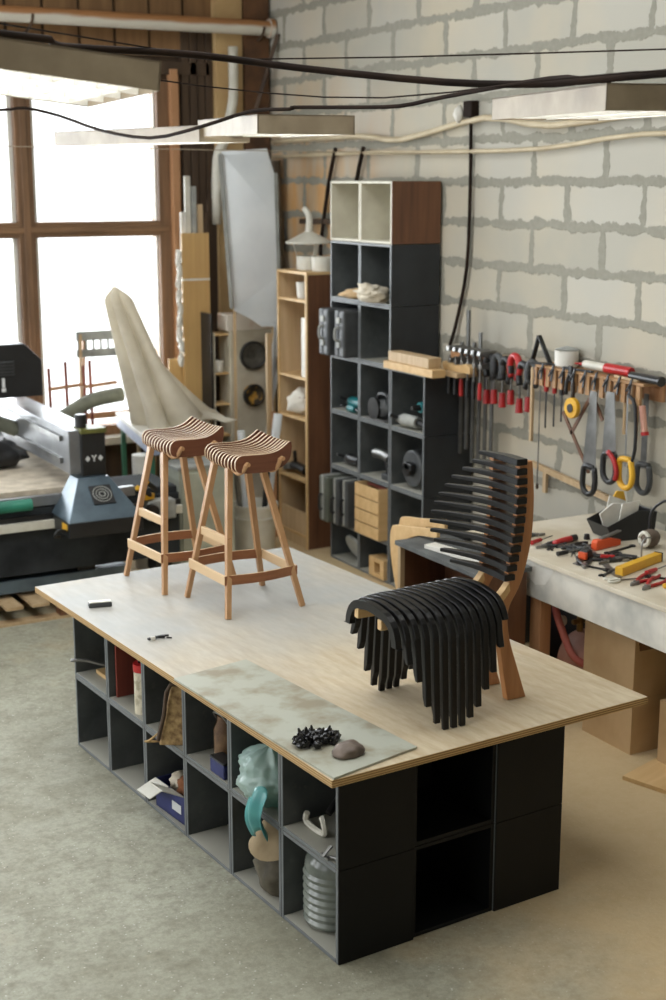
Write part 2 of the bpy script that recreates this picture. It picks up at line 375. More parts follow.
# back wall with the big window
WX0,WX1,WZ0,WZ1=-6.4,-.86,.72,3.52
bw=MB(); bw.box(XL,.3,YB,YB+.3,0,WZ0); bw.box(XL,WX0,YB,YB+.3,WZ0,WZ1); bw.box(WX1,.3,YB,YB+.3,WZ0,WZ1); bw.box(XL,.3,YB,YB+.3,WZ1,ZC)
struct('wall_back',bw,M_dbrown)
win=thing('window_1',None,None,(0,YB,0)); win['kind']='structure'
fr=MB(); fr.box(WX0,WX0+.1,-.02,.14,WZ0,WZ1).box(WX1-.09,WX1+.01,-.03,.14,WZ0,WZ1).box(WX0,WX1,-.02,.14,WZ1-.09,WZ1).box(WX0,WX1,-.02,.14,WZ0,WZ0+.08)
obj('window_frame',fr,M_frame,win,bevel=.006)
for x in (-2.04,-3.1,-4.25,-5.35):
    m=MB(); m.box(x-.066,x+.066,-.03,.12,WZ0+.05,WZ1-.05); m.box(x-.03,x+.03,-.05,-.03,WZ0+.05,WZ1-.05)
    obj('mullion',m,M_frame,win,bevel=.008)
m=MB(); m.box(WX0,WX1,-.028,.125,2.31,2.43); m.box(WX0,WX1,-.046,-.028,2.345,2.395)
obj('transom',m,M_frameh,win,bevel=.008)
xs=[WX0,-5.35,-4.25,-3.1,-2.04,WX1]
for a,b in zip(xs,xs[1:]):
    for z0,z1 in ((WZ0+.05,2.34),(2.4,WZ1-.05)):
        obj('pane',MB().box(a+.05,b-.05,.05,.056,z0,z1),M_glass,win)
        f=MB(); f.box(a+.07,a+.10,.03,.05,z0,z1).box(b-.10,b-.07,.03,.05,z0,z1).box(a+.07,b-.07,.03,.05,z0,z0+.03)
        obj('pane_bead',f,M_white,win)
m=MB(); m.box(WX0-.05,WX1+.05,-.14,.0,.66,.72); obj('window_sill',m,M_white,win,bevel=.005)
# trims right of the window
m=MB(); m.box(-.85,-.79,YB-.09,YB,.7,3.6); m.box(-.79,-.765,YB-.05,YB,.7,3.6); struct('trim_1',m,M_orange,bevel=.004)
m=MB()
for i in range(4): m.box(-.74+i*.068,-.68+i*.068,YB-.05-.01*(i%2),YB,.0,3.95)
struct('trim_2',m,M_dbrown,bevel=.004)
struct('trim_3',MB().box(-.47,-.24,YB-.12,YB,0,ZC),mat('beige_pilaster',(196,166,118),(178,146,100),rough=.8,scale=3))
m=MB(); m.box(-.24,-.02,YB-.16,YB-.14,0,ZC).box(-.24,-.02,YB-.02,YB,0,ZC).box(-.145,-.115,YB-.14,YB-.02,0,ZC)
struct('trim_4',m,mat('rust_brown_column',(108,74,46),(70,48,32),rough=.7,scale=5))
m=MB(); m.box(WX0,-.5,YB-.06,YB,3.56,3.66); struct('trim_5',m,M_dbrown,bevel=.004)
m=MB()
x=-6.4
while x<-.55:
    m.box(x,x+.26,YB-.035,YB,3.7,ZC); x+=.285
struct('trim_6',m,wood('old_brown_cladding',(150,116,78),(112,82,52),axis=2,grain=4,rough=.8))
# ================================================================== SERVICES
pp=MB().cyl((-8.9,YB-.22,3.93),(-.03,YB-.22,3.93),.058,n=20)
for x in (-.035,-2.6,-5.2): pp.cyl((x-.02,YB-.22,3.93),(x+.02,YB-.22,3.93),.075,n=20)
o=thing('heating_pipe','long horizontal white and orange pipe under the ceiling along the window wall','pipe',(0,0,0))
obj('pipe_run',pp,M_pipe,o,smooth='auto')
for x in (-.12,-2.0,-4.0,-6.0): obj('bracket',MB().tube([(x,YB-.01,3.8),(x,YB-.22,3.86),(x,YB-.285,3.93)],.012),M_iron,o)
solo('diagonal_brace_bar',MB().bar((-.02,YB-.32,3.88),(-.2,YB-.2,3.2),.03,.03),M_iron,'thin dark iron bar slanting down from the end of the ceiling pipe','bar')
m=MB().tube([(-.36,YB-.2,3.78),(-.36,YB-.2,3.45),(-.38,YB-.2,3.3),(-.46,YB-.22,3.05),(-.52,YB-.22,2.9),(-.53,YB-.2,2.4)],.04,n=14)
solo('drain_pipe',m,M_offw,'cream plastic pipe bending down the beige pilaster behind the wrapped panel','pipe',smooth=True)
# ---- lamps
def lamp(label,p0,along,acr,L,W,rows=2,h=.085,cells=12,pale=None):
    """near corner p0 (bottom), long axis 'along', short axis 'acr'"""
    t=thing('ceiling_lamp',label,'lamp',p0)
    a=Vector(along).normalized(); b=Vector(acr); b=(b-a*b.dot(a)).normalized(); u=a.cross(b); 
    if u.z<0: u=-u
    M=Matrix((a,b,u)).transposed().to_4x4()
    e=.006
    m=MB(); m.box(0,L,0,W,h-e,h,M).box(0,L,0,e,0,h,M).box(0,L,W-e,W,0,h,M).box(0,e,0,W,0,h,M).box(L-e,L,0,W,0,h,M)
    obj('housing',m,M_metalw,t)
    m=MB()
    for r in range(rows+1):
        y=e+(W-2*e)*r/rows; m.box(e,L-e,y-.002,y+.002,.002,.04,M)
    for c in range(1,cells):
        x=L*c/cells; m.box(x-.001,x+.001,e,W-e,.004,.036,M)
    obj('louvre',m,M_white,t)
    for r in range(rows*1):
        y=(r+.5)*W/rows; obj('tube',MB().cyl(M@Vector((.03,y,.058)),M@Vector((L-.03,y,.058)),.013,n=10),M_tube,t)
    obj('reflector',MB().box(e,L-e,e,W-e,h-e-.006,h-e-.002,M),M_white,t)
    return t
lamp('boxy louvred lamp hanging top left, seen from below',(-3.667,0,3.0),(-1,.02,.10),(-.02,1,-.02),1.22,.66,rows=4,cells=18)
lamp('lamp hanging in the middle, pale end to the left and glowing underside',(-2.44,1.89,2.95),(.22,1.17,.02),(1,-.19,0),1.2,.46,cells=14)
lamp('lamp hanging top right, cut off by the right edge of the photo',(-2.262,-.305,2.965),(.39,1.2,.02),(1,-.33,.0),1.24,.46,cells=14)
lamp('farthest lamp, hanging before the window behind the middle lamp',(-2.262,2.95,2.94),(-.13,1.95,.02),(1,.06,0),2.0,.3,cells=14)
# hangers and cables
for (x,y,z) in ((-3.9,.3,3.08),(-4.6,.3,3.15),(-2.15,2.2,3.04),(-1.98,2.7,3.04),(-2.0,-.1,3.05),(-1.75,.6,3.06),(-2.15,3.3,3.03),(-2.15,4.3,3.03)): 
    pass
WR=[((-5.2,.3,3.33),(-3.3,.9,3.20),(-2.77,.83,3.185),(-2.0,-.2,3.17),(-1.6,-1.1,3.15)),
    ((-5.2,.75,3.24),(-4.2,.85,3.18),(-3.0,1.2,3.10),(-2.55,.6,3.04),(-2.4,-.6,3.06),(-1.5,-1.3,3.06))]
m=MB().tube([(-5.4,1.2,3.28),(-3.94,.67,3.205),(-3.676,.87,3.193),(-3.29,.89,3.19),(-3.02,.97,3.187),(-2.77,.83,3.151),(-2.43,.39,3.087),(-2.255,.056,3.067),(-2.2,-.2,3.07),(-1.9,-1.2,3.10),(-.02,-3.5,3.3)],.013,n=8)
solo('thick_power_cable',m,M_cable,'thickest dark brown cable sagging across the room above the lamps','cable',smooth=True)
m=MB().tube([(-5.0,4.9,3.2),(-3.3,4.5,3.15),(-2.947,4.197,3.136),(-2.822,4.131,3.147),(-2.652,4.027,3.103),(-2.637,3.409,3.008),(-2.599,2.789,2.952),(-2.542,2.298,2.99),(-2.419,2.009,3.052),(-2.354,1.738,3.052),(-2.332,1.731,3.06),(-2.221,1.434,3.05),(-2.141,1.158,3.045),(-2.091,.903,3.07),(-2.096,.21,3.1),(-2.185,-.099,3.075),(-2.16,-.2,3.062)],.0085,n=8)
solo('lamp_cable',m,M_cable,'thin wavy dark cable looping from the window past the middle lamp to the right lamp','cable',smooth=True)
for pts,lab in ((WR[0],'thin straight wire running just above the thick cable'),(WR[1],'thin straight wire running just below the thick cable')):
    solo('suspension_wire',MB().tube(pts,.003,n=6),M_cable,lab,'wire')
solo('suspension_wire',MB().tube([(-4.4,5.6,2.98),(-2.3,4.9,2.95),(-.02,4.2,2.92)],.003,n=6),M_metalw,'pale thin wire stretched low in front of the window towards the block wall','wire')
m=MB().tube([(-.03,6.6,3.05),(-.035,5.2,3.06),(-.03,4.6,3.02),(-.03,3.6,3.13),(-.03,2.9,3.06),(-.03,1.6,3.12),(-.03,-.5,3.1),(-.03,-4,3.1)],.02,n=8)
solo('wall_conduit',m,M_conduit,'upper beige cable conduit running level along the block wall','conduit',smooth=True)
m=MB().tube([(-.03,6.6,2.93),(-.03,5.2,2.94),(-.03,4.2,2.93),(-.03,3.0,2.93),(-.03,2.1,2.99),(-.03,.8,2.97),(-.03,-4,2.98)],.014,n=8)
solo('wall_conduit',m,M_conduit,'lower thin beige conduit running level along the block wall','conduit',smooth=True)
m=MB().tube([(-.03,3.75,3.2),(-.03,3.74,2.7),(-.03,3.76,2.2),(-.03,3.86,1.85),(-.05,3.92,1.65)],.012,n=8)
t=thing('wall_cable','dark cable dropping down the block wall beside the shelf tower','cable',(0,0,0)); obj('cable_run',m,M_cable,t,smooth=True)
obj('junction_box',MB().box(-.06,0,3.7,3.8,3.14,3.24),M_cable,t,bevel=.008); obj('insulator',MB().lump((-.05,3.86,3.16),(.03,.04,.06),3,.2,sub=2),M_white,t,smooth=True)
for i,(y,yy,lab) in enumerate(((5.62,5.75,'dark cable hanging on the stained blocks above the chimney cowl'),(5.2,5.32,'second dark cable hanging on the stained blocks, nearer the shelf tower'))):
    solo('hanging_cable',MB().tube([(-.04,y-.1,2.98),(-.04,y,2.75),(-.04,yy,2.3),(-.04,yy+.01,2.13)],.016,n=8),M_cable,lab,'cable',smooth=True)
solo('wall_batten',MB().bar((-.03,4.98,2.45),(-.03,6.1,2.43),.04,.04),M_dbrown,'dark wooden batten fixed level on the blocks behind the chimney cowl','batten')
# ================================================================== BIG TABLE
TR=R(3.8036); TX,TY=-3.07,0.0
TM=Matrix.Translation((TX,TY,0))@Matrix.Rotation(TR,4,'Z')
def tw(x,y,z=0): return tuple(TM@Vector((x,y,z)))
H=.7367; D=.329; Ea=.381; s=.40; th=.016
def unit(name,label,cols,x0,x1,y0,face,rows=2,back=True):
    """a run of cubes; face -1 opens to -x, +1 opens to +x"""
    t=thing(name,label,'shelving',tw(x0,y0),TR)
    W=x1-x0; L=cols*s
    for i in range(cols):
        for r in range(rows):
            a=i*s+.0015; b=(i+1)*s-.0015; z0=r*H/rows+.001; z1=(r+1)*H/rows-.001
            m=MB(); m.box(0,W,a,a+th,z0,z1).box(0,W,b-th,b,z0,z1).box(0,W,a+th,b-th,z0,z0+th).box(0,W,a+th,b-th,z1-th,z1)
            c=obj('cube_shell',m,M_greymdf if False else M_cubes,t,bevel=.0015,segs=1)
            bx=W-th if face<0 else 0
            obj('back_panel',MB().box(bx,bx+th*.6,a+th,b-th,z0+th,z1-th),M_blackmdf,c)
            if i==0: obj('end_shade_panel',MB().box(.0,W,a-.0065,a-.0005,z0,z1),M_blackmdf,t,bevel=.0015)  # added near-black sheet that paints in the shade on the near end
    return t
def cubemat():
    """black board greyed to paint in light inside the cells, front edges worn pale"""
    t=NT('worn_black_cube_board_lit'); tc=t.n('ShaderNodeTexCoord')
    nz=t.noise(t.co(),5,4); n2=t.noise(t.co(),28,3)
    c=t.mix(t.ramp(nz,.35,.65),srgb((86,90,90)),srgb((62,66,67)))  # base grey lightened, light inside the cells is put into the colour
    c=t.mix(t.ramp(n2,.6,.8,0,.35),c,srgb((112,112,106)))
    ns=t.n('ShaderNodeSeparateXYZ'); t.l(tc.outputs['Normal'],ns.inputs[0])
    up=t.ramp(ns.outputs[2],.7,.8); c=t.mix(t.math('MULTIPLY',up,.7),c,srgb((190,188,174)))
    ed=t.ramp(t.math('ABSOLUTE',ns.outputs[0]),.7,.8); c=t.mix(t.math('MULTIPLY',ed,.8),c,srgb((112,116,118)))
    t.base(c); t.b.inputs['Roughness'].default_value=.5; t.bump(nz,.05)
    return t.m
M_cubes=cubemat()
unit('cube_shelving','black cube shelving under the table, long row open towards the left floor',6,0,D,0,-1)
# middle bay: open to the front end
t=thing('cube_shelving','black middle cubes of the table base, opening at the near end',"shelving",tw(D+.001,0),TR)
for r in range(2):
    z0=r*H/2+.001; z1=(r+1)*H/2-.001; a=0; b=Ea-.002
    m=MB(); m.box(a,a+th,.006,.40,z0,z1).box(b-th,b,.006,.40,z0,z1).box(a+th,b-th,.006,.40,z0,z0+th).box(a+th,b-th,.006,.40,z1-th,z1)
    c=obj('cube_shell',m,M_blackmdf,t,bevel=.0015,segs=1); obj('back_panel',MB().box(a+th,b-th,.385,.40,z0+th,z1-th),M_blackmdf,c)
unit('cube_shelving','black cube shelving of the table base, row turned away to the right',6,D+Ea,2*D+Ea,0,1)
# worktop slab
sl=MB().box(0,1.474,0,2.763,0,.03)
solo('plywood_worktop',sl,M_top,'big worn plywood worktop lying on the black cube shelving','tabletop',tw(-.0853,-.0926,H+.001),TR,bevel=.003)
ZT=H+.031
# thin sheet lying on the near left edge
m=MB().prism([(0,0),(.395,.07),(.33,1.22),(-.03,1.17)],0,.008,'z')
solo('hardboard_sheet',m,M_sheet,'thin grey stained sheet lying on the near left edge of the worktop','board',(-3.142,-.100,ZT+.001),TR*.9)
# ---- things on the worktop
t=thing('resin_cluster','spiky shiny black cluster lying on the grey sheet','ornament',(-3.055,.20,ZT+.010))
m=MB(); rnd=random.Random(3)
for i in range(34):
    a=rnd.random()*2*PI; rr=rnd.random()**.6*.075; x=math.cos(a)*rr*1.15; y=math.sin(a)*rr*.8
    m.lump((x,y,.014+rnd.random()*.016*(1-rr/.1)),(.018,.014,.015),i,.5,2.5,sub=2,flat=0)
for i in range(14):
    a=rnd.random()*2*PI; rr=.02+rnd.random()*.05; x=math.cos(a)*rr*1.15; y=math.sin(a)*rr*.8
    m.cyl((x,y,.02),(x+math.cos(a)*.012,y+math.sin(a)*.008,.038+rnd.random()*.016),.012,.003,n=6)
obj('spikes',m,M_drip,t)
m=MB().lump((0,0,.010),(.062,.05,.032),5,.10,1.6,sub=4,flat=0)
t=thing('stone_disc','flat brown grey pebble shaped disc beside the black cluster','stone',(-3.0,.055,ZT+.010),.3)
obj('disc',m,M_clay,t,smooth=True)
t=thing('sanding_block','small grey block lying near the far left corner of the worktop','tool',(-3.16,2.18,ZT+.001),-.2)
obj('block',MB().box(-.055,.055,-.02,.02,0,.022),M_gplast,t,bevel=.004); obj('cover',MB().box(-.052,.052,-.018,.018,.022,.027),M_offw,t,bevel=.002)
t=thing('metal_clip','little black and silver metal clip lying alone on the pale worktop','clip',(-3.10,1.59,ZT+.001),.1)
m=MB().bar((-.05,0,.008),(.0,.008,.008),.016,.01).bar((.0,.008,.008),(.03,-.006,.008),.012,.012).bar((.02,.02,.006),(.055,.004,.006),.01,.008).bar((.03,-.02,.006),(.05,-.035,.006),.006,.006)
obj('clip_body',m,M_dsteel,t,bevel=.002); obj('jaw',MB().box(-.04,-.02,-.012,-.004,0,.018),M_white,t)
# ---- things inside the table cells (table frame coordinates, x into the cell)
def cell(i,r): # world position of the middle of the cell floor
    return i*s+.2, r*H/2+.001+th+.001
def intable(x,y,z): return tw(x,y,z)
y,z=cell(5,1); t=thing('angle_tool','small grey tool with a curved steel handle poking out of the farthest upper cell','tool',intable(.1,y-.0,z),TR)
obj('base_board',MB().box(-.02,.2,-.12,.12,0,.02),M_ply,t); obj('body',MB().lump((.08,.02,.10),(.04,.05,.08),2,.25,flat=.02),M_dsteel,t,smooth=True)
obj('handle',MB().tube([(.06,.02,.07),(0,.05,.06),(-.08,.09,.085),(-.15,.12,.09)],.009),M_steel,t,smooth=True)
y,z=cell(4,1)
t=thing('panel_offcut','reddish brown offcut panel leaning in the cell beside the white tube','board',intable(.03,y+.155,z),TR); obj('panel',MB().box(0,.27,0,.014,0,.25),wood('red_brown_ply',(128,56,42),(104,44,34),axis=2),t)
t=thing('paint_tube','white round cardboard tube with red rim standing in an upper cell','container',intable(.06,y-.08,z),TR)
obj('tube_body',MB().lathe([(0,0),(.045,0),(.045,.20),(0,.20)]),mat('printed_card_white',(208,200,178),(168,160,136),rough=.7,scale=22,lo=.5,hi=.6),t,smooth='auto')
obj('rim',MB().lathe([(.046,.2),(.048,.2),(.048,.235),(.04,.235),(0,.235)]),M_red,t,smooth='auto'); obj('clip_handle',MB().tube([(-.02,.0,.24),(0,.06,.27),(.0,.1,.26)],.006),M_dsteel,t)
y,z=cell(3,1)
t=thing('straw_basket','flattened woven straw basket tipped up in an upper cell','basket',intable(.03,3*s+.15,z),TR-.62)
m=MB().prism([(-.06,0),(.11,0),(.14,.26),(-.0,.28)],-.07,-.01,'y'); obj('weave',m,M_straw,t,bevel=.01)
obj('rim_band',MB().tube([(-.06,-.08,.03),(-.03,-.085,.15),(.0,-.08,.28),(.14,-.08,.26)],.009),M_dbrown,t); obj('handle',MB().tube([(-.06,-.04,.05),(-.1,-.06,.02),(-.12,-.05,.01),(-.06,-.02,.0)],.005),M_straw,t)
y,z=cell(2,1)
t=thing('glass_jar','brown glass jar with a wire bail in an upper cell by the blue tin','jar',intable(.10,2*s+.215,z),TR)
obj('jar_body',MB().lathe([(0,0),(.045,0),(.05,.03),(.05,.15),(.035,.19),(.035,.21),(0,.21)]),mat('brown_jar',(120,92,66),(78,56,42),rough=.25,scale=12),t,smooth='auto'); obj('bail',MB().tube([(0,-.05,.16),(-.03,-.03,.22),(-.04,.03,.22),(0,.05,.16)],.004),M_steel,t)
t=thing('blue_tin','small dark blue tin lying before the brown jar in an upper cell','tin',intable(.035,2*s+.12,z),TR); obj('tin_body',MB().box(-.03,.03,-.06,.06,0,.06),M_blue,t,bevel=.006); obj('lid',MB().box(-.031,.031,-.061,.061,.06,.07),M_bplast,t,bevel=.003)
y,z=cell(1,1)
def bagf(seed,cx,cz,w,d,hh):
    def f(u,v):
        a=2*PI*u; zz=hh*v; k=(math.sin(PI*min(1,.12+v*.9)))**.55
        n=noise.noise(Vector((math.cos(a)*1.6+seed,math.sin(a)*1.6,v*3)))*.22+noise.noise(Vector((math.cos(a)*4+seed,math.sin(a)*4,v*6)))*.16+abs(noise.noise(Vector((math.cos(a)*9+seed,math.sin(a)*9,v*13))))*.12
        return Vector((cx+math.cos(a)*d*k*(1+n),math.sin(a)*w*k*(1+n),cz+zz*(1+n*.2)))
    return f
t=thing('plastic_bag','crumpled pale teal plastic bag bulging out of an upper cell','bag',intable(.05,y+.01,z-.0),TR)
m=MB().grid(bagf(1,.03,.0,.145,.12,.23),60,40); obj('bag_film',m,M_bag,t,smooth=True)
m=MB().grid(lambda u,v:Vector((-.085-.03*math.sin(v*PI)+.012*math.sin(u*9),-.17+.13*u,.10-.18*v+.03*math.sin(u*5))),12,10); obj('bag_flap',m,mat('pale_teal_film',(96,168,166),(60,132,134),rough=.3),t,smooth=True,solid=.002)
y,z=cell(0,1)
t=thing('strap_clamp','cream plastic strap clamp lying in the nearest upper cell','clamp',intable(.13,y+.07,z),TR)
obj('clamp_body',MB().tube([(-.05,.07,.05),(-.05,.07,.012),(-.05,-.05,.012),(-.05,-.05,.05),(-.04,-.02,.062)],.012,n=6),M_offw,t); obj('knob',MB().cyl((.0,.0,.06),(.06,.02,.1),.014),M_dsteel,t)
t=thing('wing_screw','shiny steel wing screw at the edge of the nearest upper cell','screw',intable(.03,y-.14,z),TR+.4)
obj('shaft',MB().cyl((-.02,.02,.008),(-.02,-.05,.008),.006),M_steel,t); obj('wing',MB().bar((-.04,.03,.012),(0,.02,.04),.012,.006).bar((-.045,.0,.01),(-.02,.05,.01),.01,.01),M_steel,t)
y,z=cell(3,0)
t=thing('blue_box','dark blue cardboard box full of rags in a lower cell','box',intable(.08,y+.0,z),TR+.05)
m=MB(); m.box(-.06,.12,-.13,-.125,0,.13).box(-.06,.12,.125,.13,0,.13).box(-.06,-.055,-.13,.13,0,.13).box(.115,.12,-.13,.13,0,.13).box(-.06,.12,-.13,.13,0,.005)
obj('carton',m,M_blue,t); obj('print',MB().box(-.062,-.0605,-.10,-.02,.04,.08),M_label,t)
obj('flap',MB().box(-.12,0,-.13,-.02,-.001,.003,Matrix.Translation((-.06,0,.13))@Matrix.Rotation(.5,4,'Y')),M_offw,t); obj('flap',MB().box(-.10,0,.01,.13,-.001,.003,Matrix.Translation((-.06,0,.13))@Matrix.Rotation(-.35,4,'Y')),M_offw,t)
t=thing('rag_heap','brown and grey rags heaped in the blue box','rags',intable(.10,y,z+.07),TR)
obj('rag',MB().lump((0,-.03,.05),(.05,.06,.05),8,.35,2.5),mat('rust_rag',(150,96,60),(110,70,46),rough=.95),t,smooth=True); obj('rag',MB().lump((0,.05,.05),(.045,.045,.045),9,.35,2.5),M_felt,t,smooth=True)
y,z=cell(1,0)
t=thing('paper_bag','crumpled brown paper bag standing open in a lower cell','bag',intable(.075,y-.035,z),TR)
obj('bag_body',MB().grid(bagf(4,0,0,.10,.07,.2),30,14),mat('dirty_grey_sack',(96,90,74),(66,60,50),rough=.8,scale=12),t,smooth=True)
obj('bag_mouth',MB().grid(lambda u,v:Vector((math.cos(2*PI*u)*(.03+.07*(1-v))*(1+.15*math.sin(u*15)),math.sin(2*PI*u)*(.04+.09*(1-v)),.19+.12*v+.012*math.sin(u*19))),30,8),mat('brown_paper',(160,142,112),(128,110,82),rough=.9),t,smooth=True)
y,z=cell(0,0)
t=thing('water_bottle','big ribbed clear plastic bottle in the nearest lower cell','bottle',intable(.15,.252,z),TR)
prof=[(0,0),(.10,0),(.118,.012)]
for k in range(7): prof+=[(.123,.025+k*.03),(.115,.038+k*.03)]
prof+=[(.118,.235),(.112,.26),(.085,.295),(.04,.315),(.028,.32),(.028,.333),(0,.333)]
obj('bottle_body',MB().lathe(prof,n=32),M_bottle,t,smooth='auto')
# ================================================================== STOOLS
def lerp(a,b,t): return a+(b-a)*t
def curve(keys,n=24):
    """smooth curve through keys (x,z)"""
    K=[Vector((a,b,0)) for a,b in keys]; out=[]
    seg=max(2,n//(len(K)-1))
    for i in range(len(K)-1):
        p0=K[max(i-1,0)];p1=K[i];p2=K[i+1];p3=K[min(i+2,len(K)-1)]
        for k in range(seg):
            t=k/seg; q=.5*((2*p1)+(p2-p0)*t+(2*p0-5*p1+4*p2-p3)*t*t+(3*p1-p0-3*p2+p3)*t**3); out.append((q.x,q.y))
    out.append((K[-1].x,K[-1].y)); return out
def stool(label,loc,rot):
    t=thing('bar_stool',label,'stool',loc,rot,None)
    HS=.695
    ft={(-1,-1):(-.198,-.240),(-1,1):(-.232,.180),(1,-1):(.2,-.21),(1,1):(.18,.2)}
    tp={(-1,-1):(-.112,-.078),(-1,1):(-.112,.078),(1,-1):(.048,-.078),(1,1):(.045,.078)}
    def at(k,z):
        f=z/HS; a=ft[k]; b=tp[k]; return Vector((lerp(a[0],b[0],f),lerp(a[1],b[1],f),z))
    for k in ft:
        m=MB(); m.bar(at(k,0),at(k,HS-.02),.024,.024,(0,1,0),.028,.036)
        # curved head of the leg sweeping under the seat to its dowel
        dx=-.075 if k[0]<0 else .098; dz=.708 if k[0]<0 else .722
        e=at(k,HS)
        p=[at(k,HS-.06),e+Vector((0,k[1]*.004,-.012)),Vector((lerp(e.x,dx,.35),k[1]*.15,.662)),Vector((lerp(e.x,dx,.8),k[1]*.180,.680)),Vector((dx,k[1]*.194,dz))]
        m.tube(p,.011,n=8)
        o=obj('leg',m,M_leg,t,bevel=.004)
    for k in (-1,1):
        for x in (-.068,.108): obj('dowel',MB().cyl((x,k*.205,.708 if x<0 else .722),(x,k*.1838,.708 if x<0 else .722),.010,n=12),M_leg,t,smooth='auto')
    # front and rear bars
    for sx,zz,nm in ((-1,.175,'footrest'),(-1,.345,'cross_bar'),(1,.175,'cross_bar')):
        a=at((sx,-1),zz); b=at((sx,1),zz); off=Vector((sx*.018,0,0))
        obj(nm,MB().bar(a+off*(1 if zz<.2 else 0)-Vector((0,.012,0)),b+off*(1 if zz<.2 else 0)+Vector((0,.012,0)),.012 if zz<.2 else .018,.046 if zz<.2 else .040),M_rail,t,bevel=.002)
    for sy in (-1,1):
        a=at((-1,sy),.175); b=at((1,sy),.175)
        up=[];lo=[]
        for i in range(15):
            f=i/14; x=lerp(a.x-.02,b.x+.015,f); bow=sy*.030*math.sin(PI*f); y=lerp(a.y,b.y,f)+bow
            up.append((x,y+.006)); lo.append((x,y-.006))
        sag=0
        obj('side_rail',MB().strip(up,lo,.152,.198,'z'),M_rail,t,bevel=.002)
    # slats
    top=curve([(-.150,.700),(-.147,.722),(-.125,.742),(-.08,.744),(-.02,.742),(.04,.745),(.085,.757),(.118,.776),(.140,.791),(.150,.788)],36)
    bot=curve([(-.149,.692),(-.138,.676),(-.11,.668),(-.06,.664),(-.01,.663),(.04,.666),(.085,.676),(.12,.694),(.145,.725),(.153,.776)],36)
    n=11; p=.0352
    for i in range(n):
        y=(i-(n-1)/2)*p
        e=abs(i-(n-1)/2)/((n-1)/2); sc=1-.05*e*e; dz=.010*e*e
        u2=[(x*sc,z+dz) for x,z in top]; l2=[(x*sc,z+dz*.4) for x,z in bot]
        obj('seat_slat',MB().strip([(a+.018,b-.006) for a,b in u2],[(a+.018,b-.006) for a,b in l2],y-.0066,y+.0066,'y'),M_slat,t,bevel=.002,segs=1)
    m=MB()
    for x in (-.075,.015,.098): m.cyl((x,-.175,.708 if x<.09 else .722),(x,.175,.708 if x<.09 else .722),.007,n=10)
    obj('tie_rod',m,M_leg,t)
    return t
stool('slatted birch bar stool nearer the camera, standing right of the other stool',(-2.508,1.937,ZT+.001),R(-1))
stool('slatted birch bar stool farther back, left one of the two on the worktop',(-2.625,2.45,ZT+.001),R(1))
# ================================================================== RIB CHAIR
ch=thing('rib_chair','sculptural chair of black ribs on the near end of the worktop','chair',(-2.5,.33,ZT+.001),0)
NR=14
tips=[.33,.27,.20,.10,.03,0,0,0,.025,.06,.12,.18,.27,.36]
for i in range(NR):
    x=-.247+i*.0368
    zs=[.446,.449,.450,.449,.446,.446,.446,.446,.446,.446,.447,.449,.451,.454][i]
    tz=tips[i]
    def half(sgn,off):
        # outline of one arm seen along the rib: from the middle outwards then down
        pass
    W0=[.196,.205,.212,.217,.221,.223,.223,.223,.221,.218,.214,.208,.200,.190][i]; r=.115
    up=[];lo=[]
    w0=.034   # depth of rib at top
    outer=[];inner=[]
    # build left half to right half
    def arm(sg):
        o=[];n=[]
        W=W0+((max(0,i-5)*.0055-max(0,4-i)*.005) if sg>0 else 0)
        for k in range(7): 
            f=k/6; y=f*(W-r); dish=.008*(1-f*f)
            o.append((sg*y,zs+dish)); n.append((sg*y*.98,zs-w0+dish))
        for k in range(1,8):
            a=PI/2*k/7; o.append((sg*(W-r+r*math.sin(a)),zs-r+r*math.cos(a)))
            ri=r-w0*.95; n.append((sg*(W-r+ri*math.sin(a)),zs-r+ri*math.cos(a)))
        zb=tz; zt=zs-r
        K=max(2,int((zt-zb)/.03))
        if zb<zt:
            for k in range(1,K+1):
                f=k/K; z=lerp(zt,zb,f); yo=W+.016*f; wd=lerp(w0*.95,.026 if f<.9 else .016,f)
                o.append((sg*yo,z)); n.append((sg*(yo-wd),z))
        else:
            # short ribs: cut the curve off at tip height
            c=[(p,q) for p,q in zip(o,n) if p[1]>=zb]; o=[p for p,q in c]; n=[q for p,q in c]
        return o,n
    o1,n1=arm(-1); o2,n2=arm(1)
    up=o1[::-1]+o2[1:]; lo=n1[::-1]+n2[1:]
    obj('seat_rib',MB().strip(up,lo,x-.0128,x+.0128,'x'),M_black,ch,bevel=.0025,segs=1)
# pale rails carrying the seat ribs, seen under the front rib
for y in (-.085,.085):
    m=MB(); m.box(-.257,.30,y-.014+.012,y+.014+.012,.368,.408)
    obj('seat_rail',m,M_ply,ch,bevel=.003)
# back legs with the curved spine
for y in (-.085,.085):
    cl=curve([(.355,0),(.322,.12),(.288,.26),(.278,.37),(.318,.45),(.352,.53),(.380,.65),(.388,.78),(.385,.88),(.380,.944)],36)
    wd=curve([(0,.088),(.12,.070),(.26,.046),(.36,.050),(.45,.060),(.53,.052),(.65,.046),(.80,.040),(.955,.030)],32)
    def wat(z):
        for (a,b),(c,d) in zip(wd,wd[1:]):
            if a<=z<=c: return lerp(b,d,(z-a)/max(1e-6,c-a))
        return wd[-1][1]
    up=[(x-wat(z)*.5,z) for x,z in cl]; lo=[(x+wat(z)*.5,z) for x,z in cl]
    obj('leg',MB().strip(up,lo,y-.017,y+.017,'y'),M_cleg,ch,bevel=.004)
    # pale curved knee between seat and spine
    c2=curve([(.14,.385),(.22,.392),(.27,.425),(.305,.465)],12)
    u=[(x,z+.016) for x,z in c2]; l=[(x+.006,z-.020) for x,z in c2]
    obj('knee',MB().strip(u,l,y-.0172,y+.0172,'y'),M_ply,ch,bevel=.003)
